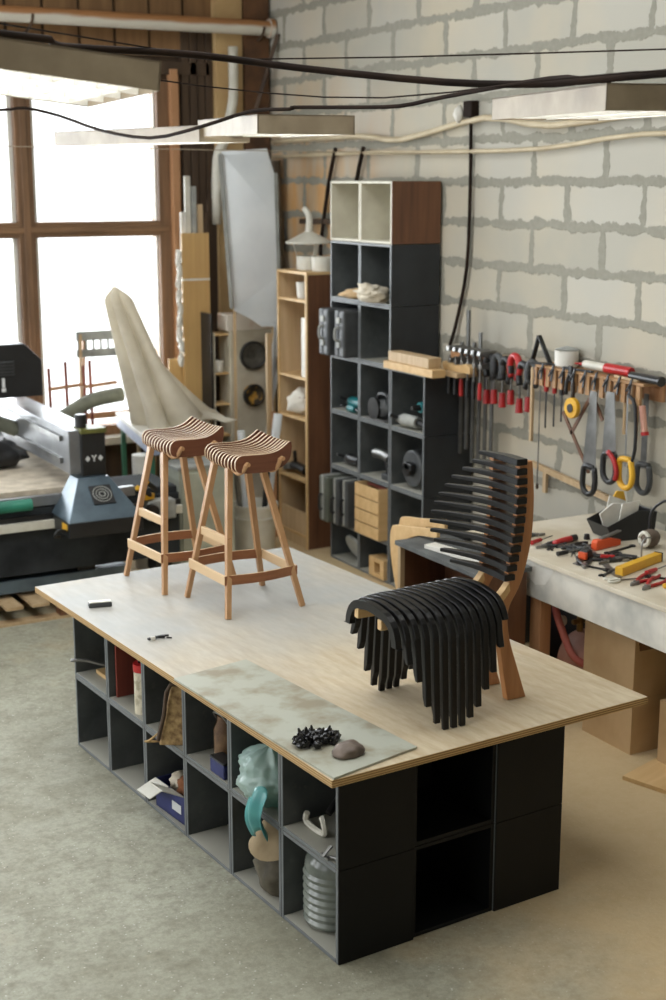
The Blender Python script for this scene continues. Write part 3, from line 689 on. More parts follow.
# back ribs
NB=13
wf=[.150,.178,.220,.262,.285,.305,.318,.325,.325,.318,.30,.27,.225]
for i in range(NB):
    z=.944-i*.0370
    # spine x at that height
    xs_=.352+.036*math.sin(min(1,max(0,(z-.5)/.42))*PI*.62)-.012-.012*i/12
    wF=wf[i]*.95; wN=.108+.06*(wf[i]-.175); aF=wF*wF*1.28+.01; aN=.004
    outer=[];inner=[]
    for k in range(25):
        f=-1+2*k/24; y=f*(wF if f>0 else wN)
        q=abs(f)**1.8; x=xs_-(aF if f>0 else aN)*q
        wd=lerp(.050,.024,abs(f)**1.5) if f>0 else .050
        outer.append((x,y)); inner.append((x-wd,y+ (0)))
    dz=.0105; m=MB(); rings=[]
    for k,(p,q) in enumerate(zip(outer,inner)):
        f=-1+2*k/24; h=lerp(.0125,.0075,max(0,f)) if f>0 else .0128
        rings.append([m.bm.verts.new(v) for v in ((p[0],p[1],z-h),(p[0],p[1],z+h*.9),(q[0],q[1],z+h),(q[0],q[1],z-h))])
    for a_,b_ in zip(rings,rings[1:]):
        for j in range(4): m.bm.faces.new([a_[j],a_[(j+1)%4],b_[(j+1)%4],b_[j]])
    m.bm.faces.new(rings[0][::-1]); m.bm.faces.new(rings[-1])
    obj('back_rib',m,M_black,ch,bevel=.0025,segs=1)
    # dark spacer block between ribs over each spine
    if i<NB-1:
        for y in (-.085,.085): obj('spacer',MB().box(xs_-.036,xs_-.004,y-.012,y+.012,z-.0370+.0125,z-.0125),M_cleg,ch)
# ================================================================== SHELF TOWER against the block wall
FX=-.40
def bay(name,label,y0,cols,zs,x0,x1,shell,panel,side=None):
    """cubes opening towards -x; zs = shelf heights; one shell per cube"""
    t=thing(name,label,'shelving',(x0,y0,zs[0]))
    for z0,z1 in zip(zs,zs[1:]):
        if not side: obj('end_shade_panel',MB().box(0,x1-x0,-.006,.0005,z0-zs[0]+.002,z1-zs[0]-.002),M_endshade,t,bevel=.001)  # added dark sheet, paints in the shade on the tower end
    for c,(a,b) in enumerate(cols):
        for z0,z1 in zip(zs,zs[1:]):
            z0-=zs[0]; z1-=zs[0]; W=x1-x0; a_=a-y0+.0015; b_=b-y0-.0015; k=.016; z0+=.001; z1-=.001
            m=MB(); m.box(0,W,b_-k,b_,z0,z1).box(0,W,a_+k,b_-k,z0,z0+k).box(0,W,a_+k,b_-k,z1-k,z1).box(0,W,a_,a_+k,z0,z1)
            o=obj('cube_shell',m,shell,t,bevel=.0015,segs=1)
            obj('back_panel',MB().box(W-k*.6,W,a_+k,b_-k,z0+k,z1-k),panel,o)
            if side and c==0: obj('side_board',MB().box(0,W,a_-.008,a_-.0005,z0,z1),side,o)
    return t
ZS=[.001,.29,.70,1.11,1.515,1.92,2.33]
bay('shelf_tower','tall black cube shelf tower two columns wide against the block wall',4.105,[(4.105,4.525),(4.525,4.945)],ZS,FX,-.02,M_cubes,M_lgplast)  # pale back panels paint in the window light inside the cells
bay('shelf_tower','lower black cube shelf column with planks on top, right of the tall tower',3.67,[(3.67,4.10)],ZS[:5],FX,-.02,M_cubes,M_lgplast)  # backs lightened here too, window light put into their colour
M_cream=mat('cream_cube_board',(206,202,184),(192,186,168),rough=.6)
bay('shelf_cube_pair','pair of cream cubes with a brown side on top of the black shelf tower',4.105,[(4.105,4.525),(4.525,4.945)],[2.332,2.742],FX,-.02,M_cream,M_cream,side=M_brown)
# narrow wooden shelf
t=thing('narrow_bookcase','narrow open wooden bookcase with a brown side left of the black tower','bookcase',(-.45,5.2,0))
m=MB().box(0,.43,0,.018,0,2.07); obj('side_panel',m,M_brown,t,bevel=.002); 
obj('front_edging',MB().box(-.012,0,-.002,.022,0,2.07),M_ply,t); obj('side_panel',MB().box(0,.43,.46,.478,0,2.07),M_bookp,t); obj('front_edging',MB().box(-.012,0,.456,.480,0,2.07),M_ply,t)
obj('back_panel',MB().box(.415,.43,.018,.46,0,2.07),M_bookp,t)
obj('top_board',MB().box(-.012,.43,-.004,.482,2.071,2.09),M_ply,t)
for z in (.10,.53,1.0,1.31,1.885): obj('shelf_board',MB().box(-.008,.415,.019,.459,z-.018,z),M_ply,t)
obj('kick_board',MB().box(.0,.018,.019,.459,.0,.082),M_bookp,t); obj('lower_panel',MB().box(.0,.018,.019,.459,.101,.27),M_bookp,t)
# things on the bookcase
t=thing('chimney_cowl','cream chimney cowl with a conical cap and curved spike on the bookcase','cowl',(-.27,5.52,2.091))
obj('collar',MB().lathe([(.09,0),(.095,.0),(.095,.10),(.085,.10),(.085,.02),(0,.02)]),M_offw,t,smooth='auto')
for a in (30,150,270): obj('strut',MB().bar((.085*math.cos(R(a)),.085*math.sin(R(a)),.08),(.12*math.cos(R(a)),.12*math.sin(R(a)),.20),.03,.005),M_offw,t)
obj('cap',MB().lathe([(0,.285),(.03,.28),(.175,.205),(.175,.195),(0,.21)],n=32),M_offw,t,smooth='auto')
obj('spike',MB().tube([(0,0,.27),(.0,-.01,.34),(-.0,.0,.40),(-.01,.05,.45)],lambda f:.028-.006*f,n=12),M_offw,t,smooth=True)
t=thing('round_tin','round white tin with a grey lid beside the chimney cowl','tin',(-.27,5.30,2.091))
obj('tin_body',MB().lathe([(0,0),(.08,0),(.085,.10),(.08,.105),(0,.105)]),M_offw,t,smooth='auto')
t=thing('spray_bottle','small silver spray bottle standing behind the round tin','bottle',(-.10,5.28,2.091))
obj('bottle_body',MB().lathe([(0,0),(.03,0),(.03,.17),(.014,.2),(.014,.23),(0,.23)]),M_steel,t,smooth='auto'); obj('nozzle',MB().bar((0,0,.235),(-.04,.0,.255),.02,.03),M_offw,t)
t=thing('white_cup','small white plastic cup on the top shelf inside the bookcase','cup',(-.37,5.42,1.886))
obj('cup_body',MB().lathe([(0,0),(.045,0),(.055,.12),(.05,.12),(.041,.01),(0,.01)]),M_white,t,smooth='auto')
t=thing('white_slab','upright white slab on the second shelf of the bookcase','board',(-.44,5.235,1.311)); obj('slab',MB().box(0,.05,0,.09,0,.44),M_white,t,bevel=.004)
t=thing('white_sack','crumpled white sack with brown spots lying on a bookcase shelf','sack',(-.35,5.47,1.001)); obj('sack_body',MB().lump((0,0,.10),(.11,.12,.10),6,.25,1.8,flat=0),mat('spotted_white_sack',(222,218,206),(120,90,66),rough=.8,scale=14,lo=.62,hi=.7),t,smooth=True)
t=thing('folded_cloth','folded pale cloth at the bottom shelf of the bookcase','cloth',(-.18,5.42,.101)); obj('cloth_body',MB().lump((0,0,.08),(.08,.12,.08),7,.2,1.8,flat=0),M_felt,t,smooth=True)
t=thing('grinder','dark grey angle grinder lying on a bookcase shelf','power tool',(-.39,5.47,.531))
obj('body',MB().tube([(0,-.12,.05),(0,0,.06),(-.01,.08,.06)],lambda f:.035,n=10),M_dsteel,t,smooth='auto'); obj('disc',MB().cyl((-.01,.12,.03),(-.01,.125,.07),.06),M_steel,t); obj('handle',MB().cyl((0,.06,.09),(-.02,.03,.18),.014),M_bplast,t)
t=thing('small_vice','small black vice on the bookcase shelf behind the front stool','vice',(-.38,5.45,.102)); 
obj('base',MB().box(-.05,.05,-.06,.06,0,.03),M_dsteel,t,bevel=.004); obj('jaws',MB().box(-.03,.03,-.05,-.01,.03,.10).box(-.03,.03,.01,.05,.03,.10).box(-.02,.02,-.02,.02,.03,.05),M_dsteel,t)
# cases and tools in the black tower
def case(label,y,z,x=-.62):
    t=thing('tool_case',label,'tool case',(x,y,z),0)
    obj('shell',MB().box(0,.46,0,.068,0,.33),M_gplast,t,bevel=.016); obj('shell',MB().box(0,.46,.073,.14,0,.33),M_gplast,t,bevel=.016)
    obj('seam',MB().box(.006,.455,.066,.075,.01,.32),M_bplast,t)
    for zz in (.07,.24): obj('latch',MB().box(-.012,.004,.045,.095,zz,zz+.04),M_lgplast,t,bevel=.003)
    obj('handle',MB().tube([(-.0,.07,.12),(-.03,.07,.13),(-.03,.07,.20),(0,.07,.21)],.010),M_lgplast,t); return t
case('dusty dark tool case in the tower, left one of the upper pair',4.745,1.533,-.53); case('dusty dark tool case in the tower, right one of the upper pair',4.56,1.533,-.505)
case('grey green tool case in the lower left cell of the tower, left end of its row',4.755,.718-.41+.0,-.60) if False else None
for k,(yy,lab) in enumerate(((4.775,'dark tool case with a pale rim at the left of the lower row of cases'),(4.655,'thin dark tool case in the middle of the lower row of cases'),(4.555,'thin dark tool case at the right of the lower row of cases'))):
    t=thing('tool_case',lab,'tool case',(-.52+.02*k,yy,.309)); w=.13 if k==0 else .08
    obj('shell',MB().box(0,.45,0,w,0,.34),M_gplast if k else mat('olive_grey_plastic',(96,100,88),(74,78,70),rough=.6),t,bevel=.015); obj('rim',MB().box(-.006,.4,w*.4,w*.6,.015,.35),M_lgplast,t,bevel=.003); obj('handle',MB().tube([(0,w/2,.1),(-.03,w/2,.1),(-.03,w/2,.2),(0,w/2,.2)],.008),M_bplast,t)
def powertool(label,x,y,z,c1,rot=0,kind=0,sc=1):
    t=thing('power_tool',label,'power tool',(x,y,z),rot); t.scale=(sc,sc,sc)
    if kind==0:
        obj('motor',MB().cyl((0,-.14,.06),(0,.04,.06),.045,.05),c1,t,smooth='auto'); obj('gearhead',MB().cyl((0,.04,.06),(0,.11,.055),.048,.03),M_steel,t,smooth='auto'); obj('grip',MB().tube([(0,-.14,.06),(0,-.22,.05),(0,-.26,.035)],.026,n=10),M_bplast,t,smooth=True); obj('side_handle',MB().cyl((0,.08,.06),(-.1,.1,.10),.014),M_bplast,t)
    elif kind==1:
        obj('body',MB().tube([(0,-.1,.15),(0,.0,.165),(0,.1,.16)],.036,n=12),c1,t,smooth='auto'); obj('grip',MB().bar((0,-.07,.14),(0,-.10,.02),.036,.05),M_bplast,t,bevel=.01); obj('battery',MB().box(-.04,.04,-.15,-.04,0,.045),M_gplast,t,bevel=.008); obj('chuck',MB().cyl((0,.1,.16),(0,.16,.16),.022,.014),M_dsteel,t)
    else:
        obj('base_plate',MB().box(-.07,.07,-.13,.13,0,.012),M_steel,t); obj('body',MB().lump((0,0,.08),(.06,.1,.065),3,.15,1.5,flat=.012),c1,t,smooth=True); obj('handle',MB().tube([(0,-.08,.11),(0,-.05,.17),(0,.05,.17),(0,.08,.11)],.018,n=10),M_bplast,t,smooth=True); obj('blade_guard',MB().cyl((-.07,.03,.08),(-.045,.03,.08),.075),M_dsteel,t)
    return t
powertool('teal power tool with a thick body in the tower cell under the cases',-.28,4.80,1.130,M_teal,0,0,.8)
powertool('small teal tool beside it in the same tower cell under the cases',-.385,4.67,1.130,M_teal,0,0,.5)
powertool('grey saw with a steel base in the middle cell below the planks',-.33,4.30,1.130,M_gplast,0,2)
powertool('flat grey and white tool in the right cell below the planks',-.37,4.07-.14,1.130,M_lgplast,.1,0,.85)
powertool('teal cordless drill standing in the right cell below the planks',-.28,3.76,1.130,M_teal,PI/2,1)
powertool('dark small tool in the left cell two shelves below the cases',-.32,4.76,.719,M_dsteel,0,0,.8)
powertool('small silver drill standing in the middle cell above the pale crate',-.34,4.29,.719,M_steel,0,1)
t=thing('dark_drum','big round dark grey power tool filling the right cell above the chair parts','power tool',(-.24,3.88,.719))
obj('drum',MB().cyl((-.12,0,.14),(.08,0,.14),.125,n=28),M_gplast,t,bevel=.01); obj('hub',MB().cyl((-.17,0,.14),(-.12,0,.14),.05,n=20),M_dsteel,t,bevel=.006); obj('arm',MB().bar((-.15,-.07,.16),(-.15,.02,.16),.04,.05),M_bplast,t,bevel=.008)
t=thing('white_rag_bundle','crumpled white cloth hanging out of the upper right tower cell','cloth',(-.40,4.32,1.939)); 
obj('bundle',MB().lump((-.0,.0,.05),(.09,.13,.06),12,.35,2.4,flat=0),M_felt,t,smooth=True); obj('bundle',MB().lump((-.03,.03,.07),(.07,.11,.05),13,.45,2.8,flat=0),M_felt,t,smooth=True)
t=thing('wood_glove','small brown leather piece lying in the upper left tower cell','glove',(-.36,4.66,1.939),.4); obj('leather',MB().lump((0,0,.03),(.05,.11,.035),15,.3,2,flat=0),M_card,t,smooth=True)
t=thing('round_plate','pale round disc leaning in the lowest visible left tower cell','disc',(-.36,4.66,.030)); obj('plate',MB().cyl((.0,0,.1),(.02,0,.11),.10,n=24),M_lgplast,t,bevel=.003)
t=thing('bearing_block','light wooden block with a round hole at the bottom of the middle tower column','block',(-.42,4.14,.018)); b=MB()
ring=[(.09+.04*math.cos(a*PI/8),.07+.04*math.sin(a*PI/8)) for a in range(16)]
b.box(.0,.12,0,.05,0,.14).box(.0,.12,.13,.20,0,.14).box(0,.12,.05,.13,0,.03).box(0,.12,.05,.13,.11,.14); obj('block_body',b,M_ply,t,bevel=.003)
t=thing('slatted_crate','pale plywood crate with three dark slots jutting from the middle tower cell','crate',(-.47,4.13,.309))
for i in range(4): obj('front_slat',MB().box(0,.012,0,.33,.002+i*.092,.082+i*.092+.004),M_ply,t,bevel=.002)
obj('side_panel',MB().box(.012,.40,.0,.012,0,.365),M_ply,t); obj('side_panel',MB().box(.012,.40,.318,.33,0,.365),M_ply,t); obj('bottom',MB().box(.012,.4,.012,.318,0,.01),M_ply,t); obj('back',MB().box(.388,.40,.012,.318,.01,.365),M_ply,t); obj('lid',MB().box(.10,.38,.012,.318,.34,.35),M_redp,t)
# planks on the lower column
for i,(z,x0,y0,y1,hh,lab) in enumerate(((1.516,-.44,3.52,4.13,.05,'pale thick plank at the bottom of the little stack on the lower shelf'),(1.567,-.42,3.60,4.10,.065,'thick plank lying on top of the stack on the lower shelf'),(1.516,-.30,3.45,4.10,.03,'wider thin board lying behind the planks on the lower shelf'))):
    t=thing('plank',lab,'plank',(x0,y0,z)); obj('plank_body',MB().box(0,.10+(.12 if i==2 else 0),0,(y1-y0)-(.0),0,hh),M_pine if i!=0 else M_ply,t,bevel=.003)
t=thing('curved_ply_offcut','thin curved plywood offcut on the board at the right end of the shelf','offcut',(-.25,3.38,1.547)); obj('offcut',MB().prism([(0,0),(.3,-.0),(.32,.05),(.16,.035),(.05,.06),(0,.04)],0,.05,'x'),M_ply,t)
# ================================================================== CHAIR PARTS in front of the tower
def frame_part(label,loc,rot,fl=1):
    t=thing('chair_part',label,'chair part',loc,rot)
    cl=curve([(-.18,0),(-.10,.14),(-.03,.28),(.0,.40),(-.02,.50),(-.12,.50),(-.28,.475),(-.46,.46)],42)
    u=[];l=[]
    for i,(a,b) in enumerate(cl):
        d=Vector((cl[min(i+1,len(cl)-1)][0]-cl[max(0,i-1)][0],cl[min(i+1,len(cl)-1)][1]-cl[max(0,i-1)][1],0)).normalized(); n=Vector((-d.y,d.x)); w=.030+.022*math.sin(i/len(cl)*PI)
        u.append((a+n.x*w,b+n.y*w)); l.append((a-n.x*w,b-n.y*w))
    ou=curve([(-.13,0),(-.07,.10),(-.01,.26),(.015,.40),(.0,.49),(-.06,.515),(-.20,.535),(-.48,.585)],42)
    inn=curve([(-.21,0),(-.17,.10),(-.11,.24),(-.095,.34),(-.11,.41),(-.15,.445),(-.28,.50),(-.48,.53)],42)
    obj('curved_frame',MB().strip(ou,inn,-.011,.011,'x'),M_ply,t,bevel=.003)
    return t
# the desk by the tower
t=thing('open_desk','small brown desk with a dark grey top standing before the block wall','desk',(-1.33,1.70,0))
obj('desk_top',MB().box(-.01,.33,-.03,.78,.775,.80),M_greymdf,t,bevel=.002); obj('side_panel',MB().box(0.03,.32,.74,.76,0,.774),M_brown,t); obj('front_post',MB().box(0,.029,.735,.762,0,.774),M_pine,t); obj('side_panel',MB().box(0,.32,0,.02,0,.774),M_brown,t); obj('back_panel',MB().box(.30,.32,.02,.74,.02,.774),M_brown,t); obj('floor_board',MB().box(0,.3,.02,.74,.0,.02),M_brown,t); obj('shelf',MB().box(.02,.3,.02,.74,.38,.398),M_brown,t)
t=thing('white_strip','white wooden strip lying along the grey desk top','board',(-1.22,1.98,.801),.15); obj('strip',MB().box(-.03,.05,-.2,.28,0,.022),M_white,t,bevel=.002)
frame_part('curved pale plywood chair side leaning behind the desk, rear one of two',(-1.02,2.93,.301),.0)
frame_part('curved pale plywood chair side leaning on the desk, front one of two',(-1.17,2.78,.301),-.0)
t=thing('stacked_stand','low wooden trestle holding the two curved chair sides','trestle',(-1.25,2.52,0)); obj('trestle_top',MB().box(0,.4,.0,.55,.275,.30),M_pine,t,bevel=.002)
for x in (.02,.35):
    for y in (.02,.50): obj('leg',MB().box(x,x+.03,y,y+.03,0,.275),M_pine,t)
# ================================================================== WORKBENCH on the right
t=thing('workbench','long pale workbench with a paint smeared front along the block wall','workbench',(-1.0,-2.2,0))
BL=4.5
obj('bench_top',MB().box(0,.985,0,BL,.825,.85),M_benchtop,t,bevel=.003)
obj('apron',MB().box(.025,.05,0,BL-.42,.625,.824),M_bench,t,bevel=.002)
for y in (3.86,1.8,.1): obj('leg',MB().box(.055,.125,y,y+.09,0,.824),M_orange,t,bevel=.003)
for y in (3.86,1.8,.1): obj('leg',MB().box(.86,.93,y,y+.09,0,.824),M_pine,t,bevel=.003)
obj('lower_rail',MB().box(.86,.90,.1,3.9,.3,.36),M_pine,t)
obj('torn_paper',MB().prism([(3.72,.824),(4.02,.824),(3.96,.74),(3.87,.70),(3.79,.72),(3.74,.78)],.0235,.0249,'x'),M_white,t)
ZB=.851; LV=.33
def pliers(label,x,y,rot,hc,L=.19,op=.10,z=ZB):
    t=thing('pliers',label,'pliers',(x,y,z),rot)
    for sg in (-1,1):
        obj('handle',MB().tube([(0,0,.008),(L*.25,sg*op*.22,.009),(L*.6,sg*op*.36,.009),(L*.75,sg*op*.28,.009)],.0085,n=8),hc,t,smooth=True)
        obj('jaw',MB().prism([(-.02,0),(-.02,sg*.014),(-.055,sg*.004),(-.055,0)] if sg>0 else [(-.055,0),(-.055,-.004),(-.02,-.014),(-.02,0)],.002,.014,'z'),M_steel,t)
    obj('pivot',MB().cyl((0,0,.0),(0,0,.016),.016,n=14),M_steel,t); return t
def driver(label,x,y,rot,hc,L=.18,z=ZB):
    t=thing('screwdriver',label,'screwdriver',(x,y,z),rot)
    obj('handle',MB().cyl((0,0,.014),(L*.45,0,.014),.013,.011,n=8),hc,t,bevel=.002); obj('shaft',MB().cyl((L*.45,0,.014),(L,0,.014),.0035,n=8),M_steel,t); return t
def scissors(label,x,y,rot,hc,z=ZB):
    t=thing('scissors',label,'scissors',(x,y,z),rot)
    for sg in (-1,1):
        obj('ring_handle',MB().tube([(.03,0,.006),(.05,sg*.03,.006),(.085,sg*.04,.006),(.10,sg*.022,.006),(.08,sg*.006,.006),(.03,0,.006)],.0055,n=6),hc,t,smooth=True)
        obj('blade',MB().bar((.03,0,.004+.002*sg),(-.10,sg*.012,.004+.002*sg),.014,.002,w1=.002),M_steel,t)
    return t
def wrench(label,x,y,rot,L=.18,z=ZB):
    t=thing('spanner',label,'spanner',(x,y,z),rot)
    obj('shank',MB().bar((0,0,.005),(L,0,.005),.016,.006),M_dsteel,t,bevel=.001)
    obj('head',MB().prism([(-.005,-.014),(-.028,-.018),(-.03,-.006),(-.014,-.004),(-.014,.004),(-.03,.006),(-.028,.018),(-.005,.014)],.0,.009,'z'),M_dsteel,t)
    obj('ring',MB().tube([(L+.014*math.cos(a),.014*math.sin(a),.005) for a in [k*PI/4 for k in range(9)]],.0045,n=6,smooth=1),M_dsteel,t); return t
driver('red handled screwdriver lying nearest to the black rib chair',-.86,1.87,.34,M_red,.2)
pliers('olive handled pliers behind the red screwdriver at the far left of the tools',-.72,2.02,2.9,M_gplast)
t=thing('utility_knife','fat red and black cutter lying left among the bench tools','knife',(-.68,1.815,ZB),.28)
obj('handle',MB().tube([(-.09,0,.016),(0,0,.018),(.06,.0,.016)],.017,n=10),M_red,t,smooth=True); obj('end_cap',MB().tube([(.05,0,.016),(.10,0,.016)],.019,n=10,smooth=0),M_bplast,t,bevel=.005)
wrench('dark spanner below the fat red cutter',-.76,1.78,.5,.2); wrench('second dark spanner touching the first below the cutter',-.82,1.75,.7,.17)
scissors('grey scissors lying open between the spanners and the tape measure',-.76,1.64,.9,M_gplast)
pliers('grey pliers just behind the grey scissors',-.68,1.60,1.4,M_gplast,.18)
wrench('long dark spanner in front of the tape measure',-.70,1.56,-.9,.22)
t=thing('tape_measure','black and orange tape measure in the middle of the bench tools','tape measure',(-.79,1.50,ZB),.3)
obj('case',MB().prism([(-.035,0),(.035,0),(.035,.03),(.02,.055),(-.02,.055),(-.035,.035)],-.022,.022,'y'),M_bplast,t,bevel=.005); obj('side_cap',MB().box(-.04,-.02,-.024,.024,.008,.045),M_orangep,t,bevel=.004); obj('blade_tip',MB().bar((-.03,0,.004),(-.12,-.01,.003),.02,.001),M_steel,t)
t=thing('orange_stapler','orange hand stapler lying behind the tape measure','stapler',(-.54,1.645,ZB),.19)
obj('body',MB().prism([(-.1,0),(.1,0),(.1,.03),(.02,.05),(-.09,.055),(-.1,.04)],-.02,.02,'y'),M_orangep,t,bevel=.005); obj('lever',MB().bar((-.05,0,.055),(.11,0,.075),.025,.01),M_steel,t,bevel=.003)
t=thing('bottle_stopper','little black cap standing alone behind the tools','cap',(-.52,1.83,ZB)); obj('cap_body',MB().cyl((0,0,0),(0,0,.03),.018,.014),M_bplast,t,bevel=.003)
pliers('dark pliers lying crosswise behind the steel rule',-.66,1.40,2.4,M_bplast,.2)
driver('black screwdriver pointing at the yellow level',-.62,1.44,-.9,M_bplast,.2); wrench('short spanner half under the steel rule',-.84,1.30,1.9,.14)
pliers('black handled pliers at the front edge of the bench before the tape measure',-.88,1.40,.9,M_bplast,.2)
driver('red handled screwdriver between the black pliers and the tape measure',-.72,1.47,-.6,M_red,.16)
t=thing('steel_rule','flat steel rule lying across towards the bench edge','ruler',(-.81,1.28,ZB+.004),-1.98); obj('rule',MB().box(-.14,.14,-.018,.018,0,.002),M_steel,t)
t=thing('yellow_level','chunky yellow spirit level lying on the bench','spirit level',(-.665,1.24,ZB),LV)
obj('level_body',MB().box(-.19,.19,-.022,.022,0,.045),M_yellow,t,bevel=.003); obj('vial',MB().cyl((-.02,0,.038),(.02,0,.038),.006),M_green,t); obj('end_cap',MB().box(.19,.20,-.022,.022,0,.046),M_bplast,t)
scissors('white handled scissors lying before the yellow level',-.86,1.11,2.9,M_offw)
pliers('red handled pliers at the front right, left one of two',-.86,1.03,.36,M_red,.24); pliers('red handled pliers at the front right, right one of two',-.86,.95,.45,M_red,.22)
driver('yellow handled screwdriver cut off by the right edge of the photo',-.80,.90,.3,M_yellow,.2)
wrench('dark spanner lying between the yellow level and the red pliers',-.72,1.08,-1.0,.18)
t=thing('wire_hook','thin steel hook standing on the bench before the headphones','hook',(-.57,1.33,ZB)); obj('hook_wire',MB().tube([(0,0,0),(0,0,.09),(.02,0,.12),(.06,0,.12)],.004),M_steel,t)
# more small tools strewn between the cutter and the red pliers
pliers('green grey pliers left of the fat red cutter',-.83,1.80,.1,M_gplast,.17); pliers('dark pliers directly before the fat red cutter',-.72,1.74,-.2,M_bplast,.18)
wrench('small spanner between the scissors and the orange stapler',-.62,1.70,.3,.13); pliers('open grey pliers between the scissors and the stapler',-.66,1.66,2.9,M_gplast,.17)
driver('thin black screwdriver nearest the front edge left of the tape measure',-.88,1.62,.1,M_bplast,.16); wrench('dark spanner lying behind the tape measure, pointing at the bin',-.60,1.54,.25,.2)
scissors('black handled scissors right of the tape measure',-.66,1.49,-.1,M_bplast); pliers('dark pliers lying between the tape measure and the yellow level',-.74,1.40,.2,M_bplast,.2)
wrench('short spanner against the near end of the yellow level',-.90,1.22,.4,.15); driver('red and black screwdriver behind the red handled pliers',-.72,1.12,.3,M_red,.2)
# black bin with papers
t=thing('parts_bin','open black plastic bin tilted back on the bench against the blocks','bin',(-.30,1.70,ZB),-.12)
m=MB(); m.prism([(-.16,.0),(.15,0),(.17,.17),(.02,.19),(-.22,.10)],-.005,.0,'y'); m.prism([(-.16,.0),(.15,0),(.17,.17),(.02,.19),(-.22,.10)],.33,.335,'y'); m.prism([(-.16,0),(.15,0),(.15,.006),(-.158,.006)],0,.33,'y'); m.prism([(-.16,0),(-.22,.1),(-.214,.1),(-.154,.0)],0,.33,'y'); m.prism([(.15,0),(.17,.17),(.176,.17),(.156,0)],0,.33,'y')
obj('bin_shell',m,M_bplast,t,bevel=.003)
t.scale=(.8,.62,.85)
t=thing('paper_sheaf','white papers standing up in the black bin','paper',(-.33,1.79,ZB+.012),-.1); t.scale=(.8,.8,.85)
obj('sheet',MB().prism([(-.10,.0),(.04,.0),(.06,.20),(-.06,.21),(-.16,.15)],.0,.012,'y'),M_white,t); obj('sheet',MB().prism([(-.08,.0),(.06,.0),(.12,.19),(-.02,.24)],.10,.108,'y'),M_white,t); obj('sheet',MB().prism([(-.08,.0),(.06,.0),(.10,.23),(-.04,.22)],-.08,-.072,'y'),M_white,t)
t=thing('yellow_sheet','folded yellow plastic sheet sticking out of the black bin','sheet',(-.28,1.88,ZB+.012),.1); t.scale=(.85,.8,.85); obj('fold',MB().prism([(-.12,.12),(.0,.26),(.06,.25),(.10,.14),(.04,.16),(.0,.10),(.0,.0),(-.05,.0)],.0,.01,'y'),M_yellow,t)
t=thing('ear_muffs','brown grey ear muffs with a thin headband at the right end of the bench','ear muffs',(-.33,1.50,ZB),.2)
obj('ear_cup',MB().lump((0,.03,.05),(.06,.045,.05),2,.1,1.4,flat=0),M_clay,t,smooth=True); obj('ear_cup',MB().lump((.05,-.14,.05),(.055,.045,.05),4,.1,1.4,flat=0),M_bplast,t,smooth=True)
obj('cushion',MB().tube([(-.055+.0,.03+.03*math.cos(a),.055+.035*math.sin(a)) for a in [k*PI/5 for k in range(11)]],.011,n=8,smooth=1),M_offw,t,smooth=True)
obj('headband',MB().tube([(0,.04,.08),(.0,.03,.2),(.02,-.06,.27),(.05,-.15,.22),(.06,-.15,.08)],.008),M_bplast,t,smooth=True)
t=thing('power_supply','small black box beside the ear muffs cut by the right edge','box',(-.40,1.30,ZB),.1); obj('box_body',MB().box(.05,.2,-.12,.03,0,.08),M_bplast,t,bevel=.006)
t=thing('white_jug','white plastic jug behind the ear muffs against the blocks','jug',(-.10,1.42,ZB)); obj('jug_body',MB().lathe([(0,0),(.06,0),(.065,.12),(.05,.18),(.05,.2),(0,.2)]),M_offw,t,smooth='auto'); obj('handle',MB().tube([(0,-.06,.16),(0,-.10,.14),(0,-.10,.06),(0,-.06,.04)],.009),M_offw,t)
t=thing('leaning_batten','thin pale batten fixed low along the blocks behind the bench','batten',(-.03,0,0)); obj('batten_body',MB().bar((0,3.0,1.02),(0,2.15,.93),.025,.035),M_pine,t); obj('bracket',MB().bar((0,2.85,1.0),(0,2.85,.86),.03,.02),M_pine,t)
# ---- under the bench
def carton(label,loc,a,b,h,rot=0,open_=False):
    t=thing('cardboard_box',label,'box',loc,rot)
    m=MB(); e=.005; m.box(0,e,0,b,0,h).box(a-e,a,0,b,0,h).box(e,a-e,0,e,0,h).box(e,a-e,b-e,b,0,h).box(e,a-e,e,b-e,0,e)
    if not open_: m.box(e,a-e,e,b-e,h-e,h)
    obj('carton',m,M_card,t)
    if open_:
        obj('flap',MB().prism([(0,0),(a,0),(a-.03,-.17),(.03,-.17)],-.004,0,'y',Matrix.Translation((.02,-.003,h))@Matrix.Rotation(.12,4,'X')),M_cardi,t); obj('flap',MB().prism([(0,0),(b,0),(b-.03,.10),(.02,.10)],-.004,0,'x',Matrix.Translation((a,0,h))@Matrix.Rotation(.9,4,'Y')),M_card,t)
    elif False: obj('tape',MB().box(-.001,0,b/2-.025,b/2+.025,0,h),M_offw,t)
    return t
carton('lower brown cardboard box of the stack under the bench',(-.90,.97,0),.44,.37,.285)
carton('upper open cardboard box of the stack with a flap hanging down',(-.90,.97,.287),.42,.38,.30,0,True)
carton('brown cardboard box at the right edge of the photo under the bench',(-.86,.42,0),.4,.40,.33)
t=thing('red_sticker_block','small red plastic clip on top of the rightmost cardboard box','clip',(-.82,.78,.332)); obj('clip_body',MB().box(-.02,.03,-.02,.02,0,.03),M_red,t,bevel=.004)
t=thing('floor_offcut','thin pale board lying on the floor before the right cardboard box','board',(-1.05,.52,.001),.3); obj('board',MB().box(0,.3,0,.25,0,.02),M_ply,t)
t=thing('compressor','pale pink compressor tank with brass fittings and a red hose under the bench','compressor',(-.66,1.56,0),0)
tank=MB().lathe([(0,-.19),(.10,-.175),(.15,-.12),(.15,.12),(.10,.175),(0,.19)],n=28,M=Matrix.Translation((0,0,.26))@Matrix.Rotation(PI/2,4,'X')); obj('tank',tank,M_pinkt,t,smooth='auto')
for x in (-.08,.08):
    for y in (-.12,.12): obj('foot',MB().box(x-.015,x+.015,y-.02,y+.02,0,.15),M_dsteel,t)
